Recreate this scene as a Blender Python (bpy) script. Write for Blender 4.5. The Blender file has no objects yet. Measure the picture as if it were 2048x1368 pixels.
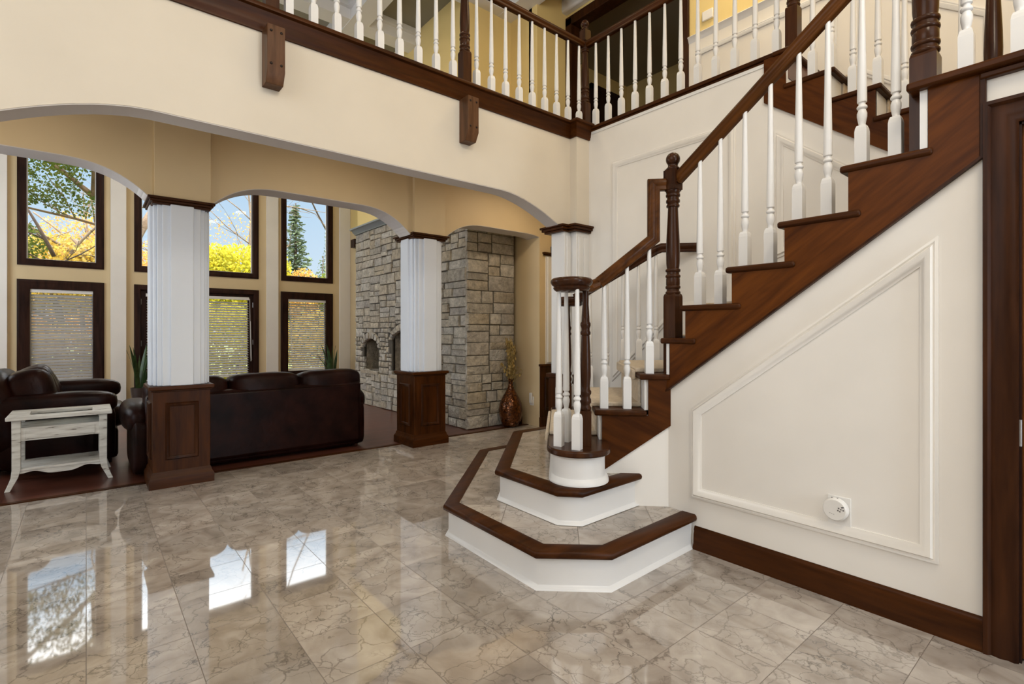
import bpy, bmesh, math, random
from mathutils import Vector, Matrix, noise
random.seed(7)
S = bpy.context.scene
COL = S.collection
R2 = math.sqrt(2)

# ------------------------------------------------------------------ camera, sky, sun, lamps, exposure
cd = bpy.data.cameras.new('camera'); cam = bpy.data.objects.new('camera', cd); COL.objects.link(cam)
cd.sensor_width = 36; cd.lens = 18.0; cd.shift_y = -0.0095; cd.clip_end = 300; cd.clip_start = 0.02
cam.location = (0, 0, 1.25); cam.rotation_euler = (math.radians(90), 0, math.radians(50.25 - 90))
S.camera = cam
S.view_settings.view_transform = 'Standard'; S.view_settings.look = 'None'
S.view_settings.gamma = 1.0; S.view_settings.use_curve_mapping = False
S.view_settings.exposure = 0.06
S.cycles.use_denoising = True
S.cycles.max_bounces = 8; S.cycles.diffuse_bounces = 4; S.cycles.glossy_bounces = 4
S.cycles.transparent_max_bounces = 12; S.cycles.sample_clamp_indirect = 6
S.cycles.caustics_reflective = False; S.cycles.caustics_refractive = False

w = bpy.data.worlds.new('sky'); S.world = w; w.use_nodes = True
nt = w.node_tree; nt.nodes.clear()
wo = nt.nodes.new('ShaderNodeOutputWorld'); wb = nt.nodes.new('ShaderNodeBackground')
tc = nt.nodes.new('ShaderNodeTexCoord'); sx = nt.nodes.new('ShaderNodeSeparateXYZ'); cr = nt.nodes.new('ShaderNodeValToRGB')
nt.links.new(tc.outputs['Generated'], sx.inputs[0]); nt.links.new(sx.outputs['Z'], cr.inputs[0])
# pale blue above the trees, an unseen bright band added higher up for the floor reflections
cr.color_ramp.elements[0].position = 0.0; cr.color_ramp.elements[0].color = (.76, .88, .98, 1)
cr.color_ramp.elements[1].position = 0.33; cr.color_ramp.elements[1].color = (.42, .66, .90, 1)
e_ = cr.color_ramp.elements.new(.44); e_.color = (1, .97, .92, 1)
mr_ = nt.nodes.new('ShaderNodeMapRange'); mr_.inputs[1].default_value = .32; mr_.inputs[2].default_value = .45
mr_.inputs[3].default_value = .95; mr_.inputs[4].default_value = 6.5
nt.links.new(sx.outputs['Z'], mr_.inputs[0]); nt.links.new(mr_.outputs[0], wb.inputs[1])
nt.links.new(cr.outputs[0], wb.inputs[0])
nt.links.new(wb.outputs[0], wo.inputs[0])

def lamp(name, kind, loc, power, color=(1, 1, 1), rot=(0, 0, 0), size=1.0, size_y=None, radius=.1):
    d = bpy.data.lights.new(name, kind); o = bpy.data.objects.new(name, d); COL.objects.link(o)
    d.energy = power; d.color = color; o.location = loc; o.rotation_euler = [math.radians(a) for a in rot]
    if kind == 'AREA':
        d.size = size
        if size_y: d.shape = 'RECTANGLE'; d.size_y = size_y
    elif kind == 'POINT': d.shadow_soft_size = radius
    return o
sun = lamp('sun', 'SUN', (0, 0, 30), 2.7, (1, .93, .80), (36, 0, -28)); sun.data.angle = .01
lamp('front_door_daylight', 'AREA', (2.0, -3.1, 1.5), 54, (.72, .86, 1), (90, 0, 0), .7, 1.9)
lamp('front_transom_daylight', 'AREA', (0.8, -3.1, 4.4), 40, (.80, .90, 1), (78, 0, 0), 3.2, 2.2)
lamp('foyer_side_fill', 'AREA', (-3.2, 0.8, 3.9), 66, (.92, .96, 1), (0, -90, 0), 2.6, 3.0)  # added fill lamp from the left, brightens the walls along the stair
lamp('chandelier', 'POINT', (1.25, -0.6, 4.3), 118, (1, .87, .68), radius=.35)
lamp('hall_ceiling_light', 'AREA', (2.2, 4.3, 5.6), 22, (1, .80, .50), (0, 0, 0), .5)
lamp('gallery_ceiling_light', 'AREA', (4.45, 2.2, 5.6), 19, (1, .80, .50), (0, 0, 0), .6)
lamp('landing_ceiling_light', 'AREA', (3.7, -0.2, 5.6), 20, (1, .82, .55), (0, 0, 0), .6)
for i_, (x_, y_) in enumerate(((-.6, 4.1), (1.77, 4.1), (4.0, 4.1))):
    lamp('passage_top_fill', 'AREA', (x_, y_, 3.06), 4 if i_ < 2 else 12, (1, .82, .60), (0, 0, 0), .22)  # added lamps that brighten the arch beam and the right wall
lamp('passage_side_fill', 'AREA', (-3.2, 4.3, 1.5), 40, (.76, .88, 1), (0, -90, 0), 2.2, 1.2)  # unseen lamp added to brighten the columns from the left
lamp('living_room_side_fill', 'AREA', (-3.2, 8.3, 2.4), 125, (.84, .92, 1.0), (0, -90, 0), 3.0, 3.4)  # unseen lamp added for cool light on the fireplace face, no window built
lamp('living_room_top_fill', 'AREA', (1.3, 8.2, 5.4), 42, (1, .90, .74), (0, 0, 0), 1.2)  # extra overhead lamp added to lift the living room

# ------------------------------------------------------------------ materials
def nodes(name):
    m = bpy.data.materials.new(name); m.use_nodes = True
    t = m.node_tree; b = t.nodes['Principled BSDF']
    return m, t, b
def N(t, k, **kw):
    n = t.nodes.new(k)
    for a, v in kw.items(): setattr(n, a, v)
    return n
def ramp(t, stops):
    r = N(t, 'ShaderNodeValToRGB'); e = r.color_ramp.elements
    while len(e) < len(stops): e.new(.5)
    for i, (p, c) in enumerate(stops): e[i].position = p; e[i].color = (*c, 1)
    return r
def bump(t, b, src, strength, dist=.01):
    u = N(t, 'ShaderNodeBump'); u.inputs['Strength'].default_value = strength; u.inputs['Distance'].default_value = dist
    t.links.new(src, u.inputs['Height']); t.links.new(u.outputs[0], b.inputs['Normal'])
def paint(name, col, rough=.55, var=.03, spec=.35):
    m, t, b = nodes(name)
    c = N(t, 'ShaderNodeTexCoord'); n = N(t, 'ShaderNodeTexNoise'); n.inputs['Scale'].default_value = 2.2; n.inputs['Detail'].default_value = 3
    t.links.new(c.outputs['Object'], n.inputs['Vector'])
    r = ramp(t, [(.3, tuple(x * (1 - var) for x in col)), (.7, tuple(min(1, x * (1 + var)) for x in col))])
    t.links.new(n.outputs[0], r.inputs[0]); t.links.new(r.outputs[0], b.inputs['Base Color'])
    b.inputs['Roughness'].default_value = rough; b.inputs['Specular IOR Level'].default_value = spec
    n2 = N(t, 'ShaderNodeTexNoise'); n2.inputs['Scale'].default_value = 220; t.links.new(c.outputs['Object'], n2.inputs['Vector'])
    if 'trim' not in name and 'column' not in name: bump(t, b, n2.outputs[0], .03, .002)
    return m
def wood(name, dark, light, axis='z', rough=.36, tilt=None, coat=.25, scale=1.0):
    m, t, b = nodes(name)
    c = N(t, 'ShaderNodeTexCoord'); mp = N(t, 'ShaderNodeMapping'); mp.vector_type = 'TEXTURE'
    s = {'x': (9, 1, 1), 'y': (1, 9, 1), 'z': (1, 1, 9)}[axis]
    mp.inputs['Scale'].default_value = tuple(k / scale for k in s)
    if tilt: mp.inputs['Rotation'].default_value = tilt
    t.links.new(c.outputs['Object'], mp.inputs['Vector'])
    n = N(t, 'ShaderNodeTexNoise'); n.inputs['Scale'].default_value = 14; n.inputs['Detail'].default_value = 5; n.inputs['Distortion'].default_value = .6
    n2 = N(t, 'ShaderNodeTexNoise'); n2.inputs['Scale'].default_value = 60; n2.inputs['Detail'].default_value = 2
    for q in (n, n2): t.links.new(mp.outputs[0], q.inputs['Vector'])
    mx = N(t, 'ShaderNodeMath', operation='MULTIPLY_ADD'); mx.inputs[1].default_value = .35
    t.links.new(n2.outputs[0], mx.inputs[0]); t.links.new(n.outputs[0], mx.inputs[2])
    r = ramp(t, [(.42, dark), (.88, light)])
    t.links.new(mx.outputs[0], r.inputs[0]); t.links.new(r.outputs[0], b.inputs['Base Color'])
    b.inputs['Roughness'].default_value = rough
    b.inputs['Coat Weight'].default_value = max(0, coat - .25) * .6; b.inputs['Coat Roughness'].default_value = .2; b.inputs['Specular IOR Level'].default_value = .12
    return m
def plain(name, col, rough=.5, metal=0, var=.12, scale=8, bmp=.0, bscale=60):
    m, t, b = nodes(name)
    c = N(t, 'ShaderNodeTexCoord'); n = N(t, 'ShaderNodeTexNoise'); n.inputs['Scale'].default_value = scale; n.inputs['Detail'].default_value = 4
    t.links.new(c.outputs['Object'], n.inputs['Vector'])
    r = ramp(t, [(.3, tuple(x * (1 - var) for x in col)), (.7, tuple(min(1, x * (1 + var)) for x in col))])
    t.links.new(n.outputs[0], r.inputs[0]); t.links.new(r.outputs[0], b.inputs['Base Color'])
    b.inputs['Roughness'].default_value = rough; b.inputs['Metallic'].default_value = metal
    if bmp:
        n2 = N(t, 'ShaderNodeTexNoise'); n2.inputs['Scale'].default_value = bscale; n2.inputs['Detail'].default_value = 4
        t.links.new(c.outputs['Object'], n2.inputs['Vector']); bump(t, b, n2.outputs[0], bmp, .02)
    return m

def marble(name, px, py, ox, oy, rot=0.0, refl=2.25):
    m, t, b = nodes(name)
    g = N(t, 'ShaderNodeNewGeometry')
    mp = N(t, 'ShaderNodeMapping'); mp.vector_type = 'POINT'
    mp.inputs['Location'].default_value = (-ox / px, -oy / py, 0); mp.inputs['Scale'].default_value = (1 / px, 1 / py, 1)
    pr = N(t, 'ShaderNodeVectorRotate', rotation_type='Z_AXIS'); pr.inputs['Angle'].default_value = rot
    t.links.new(g.outputs['Position'], pr.inputs['Vector']); t.links.new(pr.outputs[0], mp.inputs['Vector'])
    fl = N(t, 'ShaderNodeVectorMath', operation='FLOOR'); fr = N(t, 'ShaderNodeVectorMath', operation='FRACTION')
    for q in (fl, fr): t.links.new(mp.outputs[0], q.inputs[0])
    wn = N(t, 'ShaderNodeTexWhiteNoise', noise_dimensions='3D')
    flz = N(t, 'ShaderNodeVectorMath', operation='MULTIPLY'); flz.inputs[1].default_value = (1, 1, 0)
    t.links.new(fl.outputs[0], flz.inputs[0]); t.links.new(flz.outputs[0], wn.inputs['Vector'])
    off = N(t, 'ShaderNodeVectorMath', operation='SCALE'); off.inputs['Scale'].default_value = 37
    t.links.new(wn.outputs['Color'], off.inputs[0])
    ad = N(t, 'ShaderNodeVectorMath', operation='ADD'); t.links.new(pr.outputs[0], ad.inputs[0]); t.links.new(off.outputs[0], ad.inputs[1])
    # spin the veining per tile
    rt = N(t, 'ShaderNodeVectorRotate', rotation_type='Z_AXIS')
    an = N(t, 'ShaderNodeMath', operation='MULTIPLY'); an.inputs[1].default_value = 6.28
    t.links.new(wn.outputs['Value'], an.inputs[0]); t.links.new(an.outputs[0], rt.inputs['Angle']); t.links.new(ad.outputs[0], rt.inputs['Vector'])
    # cloudy base
    n1 = N(t, 'ShaderNodeTexNoise'); n1.inputs['Scale'].default_value = 5; n1.inputs['Detail'].default_value = 7; n1.inputs['Distortion'].default_value = 1.2
    t.links.new(rt.outputs[0], n1.inputs['Vector'])
    base = ramp(t, [(.26, (.29, .24, .20)), (.50, (.435, .378, .325)), (.74, (.56, .50, .44))])
    t.links.new(n1.outputs[0], base.inputs[0])
    # veins: two distorted voronoi edge networks
    def veins(scale, dist, lo, hi):
        nd = N(t, 'ShaderNodeTexNoise'); nd.inputs['Scale'].default_value = scale * 1.3; nd.inputs['Detail'].default_value = 6
        t.links.new(rt.outputs[0], nd.inputs['Vector'])
        sc = N(t, 'ShaderNodeVectorMath', operation='SCALE'); sc.inputs['Scale'].default_value = dist
        t.links.new(nd.outputs['Color'], sc.inputs[0])
        a2 = N(t, 'ShaderNodeVectorMath', operation='ADD'); t.links.new(rt.outputs[0], a2.inputs[0]); t.links.new(sc.outputs[0], a2.inputs[1])
        v = N(t, 'ShaderNodeTexVoronoi', feature='DISTANCE_TO_EDGE'); v.inputs['Scale'].default_value = scale
        t.links.new(a2.outputs[0], v.inputs['Vector'])
        mr = N(t, 'ShaderNodeMapRange'); mr.inputs[1].default_value = lo; mr.inputs[2].default_value = hi
        mr.inputs[3].default_value = 1; mr.inputs[4].default_value = 0
        t.links.new(v.outputs['Distance'], mr.inputs[0])
        return mr.outputs[0]
    v1 = veins(4.2, .33, .0, .022); v2 = veins(9.5, .22, .0, .035)
    nm = N(t, 'ShaderNodeTexNoise'); nm.inputs['Scale'].default_value = 3.4; t.links.new(rt.outputs[0], nm.inputs['Vector'])
    gate = N(t, 'ShaderNodeMapRange'); gate.inputs[1].default_value = .46; gate.inputs[2].default_value = .64; t.links.new(nm.outputs[0], gate.inputs[0])
    v2g = N(t, 'ShaderNodeMath', operation='MULTIPLY'); t.links.new(v2, v2g.inputs[0]); t.links.new(gate.outputs[0], v2g.inputs[1])
    v1s = N(t, 'ShaderNodeMath', operation='MULTIPLY'); v1s.inputs[1].default_value = .58; t.links.new(v1, v1s.inputs[0])
    v2s = N(t, 'ShaderNodeMath', operation='MULTIPLY'); v2s.inputs[1].default_value = .80; t.links.new(v2g.outputs[0], v2s.inputs[0])
    mx1 = N(t, 'ShaderNodeMixRGB'); mx1.inputs[2].default_value = (.115, .095, .080, 1)
    t.links.new(v1s.outputs[0], mx1.inputs[0]); t.links.new(base.outputs[0], mx1.inputs[1])
    mx2 = N(t, 'ShaderNodeMixRGB'); mx2.inputs[2].default_value = (.085, .075, .068, 1)
    t.links.new(v2s.outputs[0], mx2.inputs[0]); t.links.new(mx1.outputs[0], mx2.inputs[1])
    # tone per tile
    tv = N(t, 'ShaderNodeMapRange'); tv.inputs[3].default_value = .84; tv.inputs[4].default_value = 1.12
    t.links.new(wn.outputs['Value'], tv.inputs[0])
    mul = N(t, 'ShaderNodeVectorMath', operation='SCALE'); t.links.new(mx2.outputs[0], mul.inputs[0]); t.links.new(tv.outputs[0], mul.inputs['Scale'])
    # grout
    sp = N(t, 'ShaderNodeSeparateXYZ'); t.links.new(fr.outputs[0], sp.inputs[0])
    def edge(o):
        a = N(t, 'ShaderNodeMath', operation='SUBTRACT'); a.inputs[1].default_value = .5; t.links.new(o, a.inputs[0])
        q = N(t, 'ShaderNodeMath', operation='ABSOLUTE'); t.links.new(a.outputs[0], q.inputs[0])
        h = N(t, 'ShaderNodeMath', operation='GREATER_THAN'); h.inputs[1].default_value = .4958; t.links.new(q.outputs[0], h.inputs[0])
        return h.outputs[0]
    mxe = N(t, 'ShaderNodeMath', operation='MAXIMUM'); t.links.new(edge(sp.outputs[0]), mxe.inputs[0]); t.links.new(edge(sp.outputs[1]), mxe.inputs[1])
    gr = N(t, 'ShaderNodeMixRGB'); gr.inputs[2].default_value = (.15, .115, .09, 1)
    t.links.new(mxe.outputs[0], gr.inputs[0]); t.links.new(mul.outputs[0], gr.inputs[1])
    t.links.new(gr.outputs[0], b.inputs['Base Color'])
    b.inputs['Roughness'].default_value = .045; b.inputs['IOR'].default_value = refl
    rr = N(t, 'ShaderNodeMapRange'); rr.inputs[3].default_value = .035; rr.inputs[4].default_value = .5
    t.links.new(mxe.outputs[0], rr.inputs[0]); t.links.new(rr.outputs[0], b.inputs['Roughness'])
    return m

def stone(name, cols):
    m, t, b = nodes(name)
    g = N(t, 'ShaderNodeNewGeometry')
    r = ramp(t, [(i / (len(cols) - 1), c) for i, c in enumerate(cols)])
    t.links.new(g.outputs['Random Per Island'], r.inputs[0])
    n = N(t, 'ShaderNodeTexNoise'); n.inputs['Scale'].default_value = 14; n.inputs['Detail'].default_value = 8; n.inputs['Roughness'].default_value = .65
    t.links.new(g.outputs['Position'], n.inputs['Vector'])
    mr = N(t, 'ShaderNodeMapRange'); mr.inputs[1].default_value = .3; mr.inputs[2].default_value = .7; mr.inputs[3].default_value = .62; mr.inputs[4].default_value = 1.25
    t.links.new(n.outputs[0], mr.inputs[0])
    s = N(t, 'ShaderNodeVectorMath', operation='SCALE'); t.links.new(r.outputs[0], s.inputs[0]); t.links.new(mr.outputs[0], s.inputs['Scale'])
    t.links.new(s.outputs[0], b.inputs['Base Color']); b.inputs['Roughness'].default_value = .85
    n2 = N(t, 'ShaderNodeTexNoise'); n2.inputs['Scale'].default_value = 26; n2.inputs['Detail'].default_value = 7
    t.links.new(g.outputs['Position'], n2.inputs['Vector']); bump(t, b, n2.outputs[0], .9, .03)
    return m
def leaf(name, cols, trans=.35):
    m = bpy.data.materials.new(name); m.use_nodes = True; t = m.node_tree; t.nodes.clear()
    o = N(t, 'ShaderNodeOutputMaterial'); g = N(t, 'ShaderNodeNewGeometry')
    r = ramp(t, [(i / (len(cols) - 1), c) for i, c in enumerate(cols)])
    t.links.new(g.outputs['Random Per Island'], r.inputs[0])
    d = N(t, 'ShaderNodeBsdfDiffuse'); tr = N(t, 'ShaderNodeBsdfTranslucent'); mx = N(t, 'ShaderNodeMixShader'); mx.inputs[0].default_value = trans
    for q in (d, tr): t.links.new(r.outputs[0], q.inputs[0])
    t.links.new(d.outputs[0], mx.inputs[1]); t.links.new(tr.outputs[0], mx.inputs[2]); t.links.new(mx.outputs[0], o.inputs[0])
    return m
def glass(name, tint=(1, 1, 1), amount=.06):
    m = bpy.data.materials.new(name); m.use_nodes = True; t = m.node_tree; t.nodes.clear()
    o = N(t, 'ShaderNodeOutputMaterial'); tr = N(t, 'ShaderNodeBsdfTransparent'); tr.inputs[0].default_value = (*tint, 1)
    gl = N(t, 'ShaderNodeBsdfGlossy'); gl.inputs['Roughness'].default_value = .02
    mx = N(t, 'ShaderNodeMixShader'); mx.inputs[0].default_value = amount
    t.links.new(tr.outputs[0], mx.inputs[1]); t.links.new(gl.outputs[0], mx.inputs[2]); t.links.new(mx.outputs[0], o.inputs[0])
    return m
def planks(name):
    m, t, b = nodes(name)
    g = N(t, 'ShaderNodeNewGeometry'); br = N(t, 'ShaderNodeTexBrick'); br.offset = .37
    br.inputs['Scale'].default_value = 1; br.inputs['Brick Width'].default_value = 1.3; br.inputs['Row Height'].default_value = .105
    br.inputs['Mortar Size'].default_value = .0016; br.inputs['Color1'].default_value = (.13, .044, .028, 1)
    br.inputs['Color2'].default_value = (.08, .027, .018, 1); br.inputs['Mortar'].default_value = (.012, .005, .004, 1)
    t.links.new(g.outputs['Position'], br.inputs['Vector'])
    n = N(t, 'ShaderNodeTexNoise'); n.inputs['Scale'].default_value = 3; n.inputs['Detail'].default_value = 6
    mp = N(t, 'ShaderNodeMapping'); mp.inputs['Scale'].default_value = (1, 9, 1); t.links.new(g.outputs['Position'], mp.inputs[0]); t.links.new(mp.outputs[0], n.inputs['Vector'])
    mr = N(t, 'ShaderNodeMapRange'); mr.inputs[3].default_value = .5; mr.inputs[4].default_value = 1.5; t.links.new(n.outputs[0], mr.inputs[0])
    s = N(t, 'ShaderNodeVectorMath', operation='SCALE'); t.links.new(br.outputs[0], s.inputs[0]); t.links.new(mr.outputs[0], s.inputs['Scale'])
    t.links.new(s.outputs[0], b.inputs['Base Color']); b.inputs['Roughness'].default_value = .28
    return m
def distressed(name):
    m, t, b = nodes(name)
    c = N(t, 'ShaderNodeTexCoord'); mp = N(t, 'ShaderNodeMapping'); mp.inputs['Scale'].default_value = (2, 6, 14); t.links.new(c.outputs['Object'], mp.inputs[0])
    n = N(t, 'ShaderNodeTexNoise'); n.inputs['Scale'].default_value = 4; n.inputs['Detail'].default_value = 8; t.links.new(mp.outputs[0], n.inputs['Vector'])
    r = ramp(t, [(.30, (.12, .095, .07)), (.345, (.52, .50, .46)), (.60, (.70, .69, .65))])
    t.links.new(n.outputs[0], r.inputs[0]); t.links.new(r.outputs[0], b.inputs['Base Color']); b.inputs['Roughness'].default_value = .55
    return m
def leather(name):
    m, t, b = nodes(name)
    c = N(t, 'ShaderNodeTexCoord'); n = N(t, 'ShaderNodeTexNoise'); n.inputs['Scale'].default_value = 5; n.inputs['Detail'].default_value = 4
    t.links.new(c.outputs['Object'], n.inputs['Vector'])
    r = ramp(t, [(.3, (.0055, .0016, .0013)), (.75, (.026, .0075, .005))]); t.links.new(n.outputs[0], r.inputs[0]); t.links.new(r.outputs[0], b.inputs['Base Color'])
    b.inputs['Roughness'].default_value = .34; b.inputs['Specular IOR Level'].default_value = .10
    n2 = N(t, 'ShaderNodeTexNoise'); n2.inputs['Scale'].default_value = 11; n2.inputs['Detail'].default_value = 6; n2.inputs['Distortion'].default_value = 1.4
    t.links.new(c.outputs['Object'], n2.inputs['Vector']); bump(t, b, n2.outputs[0], .12, .02)
    return m

M = {}
M['cream'] = paint('cream_wall_paint', (.73, .66, .555))
M['white_wall'] = paint('white_wall_paint', (.87, .835, .785), .5)
M['beige'] = paint('beige_wall_paint', (.70, .555, .335))
M['yellow'] = paint('yellow_wall_paint', (.80, .62, .27))
M['trim'] = paint('white_trim_paint', (.81, .805, .80), .32, .015, .5)
M['column'] = paint('cool_white_column_paint', (.74, .79, .87), .4, .015, .4)
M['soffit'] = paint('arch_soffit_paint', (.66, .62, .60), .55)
M['ceil'] = paint('ceiling_paint', (.72, .70, .66), .7)
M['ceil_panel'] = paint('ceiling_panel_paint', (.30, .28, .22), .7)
DK, LT = (.021, .0058, .0010), (.072, .0215, .0038)
M['wood_x'] = wood('dark_stained_wood_along', DK, LT, 'x')
M['wood_y'] = wood('dark_stained_wood_across', DK, LT, 'y')
M['wood_z'] = wood('dark_stained_wood_upright', DK, LT, 'z')
M['wood_dn'] = wood('stringer_wood', (.042, .0095, .0011), (.138, .040, .0045), 'y', tilt=(math.radians(-36.7), 0, 0), rough=.38)
M['wood_up'] = wood('upper_stringer_wood', (.038, .0085, .0012), (.112, .033, .0045), 'y', tilt=(math.radians(36.7), 0, 0), rough=.38)
M['wood_d45'] = wood('lower_stringer_wood', (.032, .0080, .0015), (.092, .027, .0045), 'x', tilt=(0, math.radians(25), math.radians(-45)), rough=.35)
M['rail'] = wood('handrail_wood', (.036, .0115, .0026), (.118, .041, .0085), 'y', rough=.28, tilt=(math.radians(-36.7), 0, 0))
M['newel'] = wood('newel_wood', (.020, .0065, .003), (.070, .025, .009), 'z', rough=.24, coat=.45)
M['bracket'] = wood('bracket_wood', (.050, .022, .010), (.15, .072, .035), 'z')
M['win_wood'] = wood('window_wood', (.012, .005, .004), (.040, .016, .010), 'z', rough=.4)
M['door_wood'] = wood('door_wood', (.105, .030, .0045), (.235, .078, .012), 'z', rough=.4)
M['casing'] = wood('casing_wood', (.016, .005, .002), (.058, .019, .006), 'z', rough=.35)
M['marble'] = marble('polished_marble_tile', .3292, .3262, 0, .51 - .3262 * 20)
M['marble_step'] = marble('polished_marble_step', .42, .34, .1, .05, math.radians(45), 1.6)
M['planks'] = planks('dark_wood_floor')
M['carpet'] = plain('cream_carpet', (.78, .66, .51), .95, 0, .12, 40, .6, 260)
M['stone'] = stone('ashlar_stone', [(.36, .33, .28), (.50, .46, .39), (.44, .38, .29), (.56, .53, .47), (.40, .37, .33), (.50, .43, .32)])
M['mortar'] = plain('dark_mortar', (.085, .075, .06), .95)
M['soot'] = plain('firebox_soot', (.028, .024, .02), .9)
M['mantel'] = paint('grey_mantel_paint', (.27, .30, .31), .35)
M['leather'] = leather('brown_leather')
M['distressed'] = distressed('distressed_white_paint')
M['glass'] = glass('window_glass', (1, 1, 1), .012)
M['table_glass'] = glass('table_glass', (.74, .76, .755), .10)
M['slat'] = leaf('blind_slat', [(.33, .325, .325), (.41, .40, .40)], .10)
M['plastic'] = plain('white_plastic', (.82, .80, .77), .35, 0, .02)
M['grey'] = plain('grey_print', (.14, .13, .13), .5)
M['iron'] = plain('dark_bolt', (.02, .012, .008), .35, .6)
M['steel'] = plain('steel', (.35, .35, .36), .3, .9)
M['bark'] = plain('tree_bark', (.22, .165, .12), .9, 0, .35, 5, .8, 20)
M['bark_dark'] = plain('dark_bark', (.085, .06, .048), .9, 0, .3, 6)
M['lf_yellow'] = leaf('yellow_leaves', [(.50, .33, .05), (.66, .47, .09), (.38, .27, .06), (.70, .55, .18), (.30, .28, .07)])
M['lf_lime'] = leaf('lime_yellow_leaves', [(.62, .56, .04), (.46, .46, .05), (.74, .64, .08), (.30, .33, .05)])
M['lf_orange'] = leaf('orange_leaves', [(.62, .36, .10), (.72, .45, .12), (.50, .27, .08), (.78, .55, .22)])
M['lf_green'] = leaf('green_leaves', [(.06, .10, .02), (.10, .15, .03), (.16, .19, .04), (.045, .075, .02)])
M['lf_spruce'] = leaf('spruce_needles', [(.13, .18, .11), (.19, .24, .15), (.09, .13, .09)], .15)
M['lf_bush'] = leaf('bush_leaves', [(.20, .26, .04), (.13, .19, .04), (.30, .33, .07)])
M['snake'] = plain('snake_plant_leaf', (.035, .075, .022), .4, 0, .5, 14)
M['pot'] = plain('dark_pot', (.05, .035, .03), .4)
M['soil'] = plain('soil', (.03, .02, .015), .95)
M['twig'] = plain('dried_twig', (.36, .25, .08), .8, 0, .3)
M['lawn'] = plain('lawn', (.16, .20, .05), .95, 0, .4, 2)
def vase_mat():
    m, t, b = nodes('amber_mosaic_glaze')
    c = N(t, 'ShaderNodeTexCoord'); v = N(t, 'ShaderNodeTexVoronoi'); v.inputs['Scale'].default_value = 45
    t.links.new(c.outputs['Object'], v.inputs['Vector'])
    r = ramp(t, [(0, (.045, .014, .004)), (1, (.17, .055, .012))]); sp = N(t, 'ShaderNodeSeparateColor'); t.links.new(v.outputs['Color'], sp.inputs[0])
    t.links.new(sp.outputs[0], r.inputs[0]); t.links.new(r.outputs[0], b.inputs['Base Color'])
    b.inputs['Roughness'].default_value = .16; b.inputs['Metallic'].default_value = .55
    bump(t, b, v.outputs['Distance'], .35, .01)
    return m
M['vase'] = vase_mat()

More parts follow.
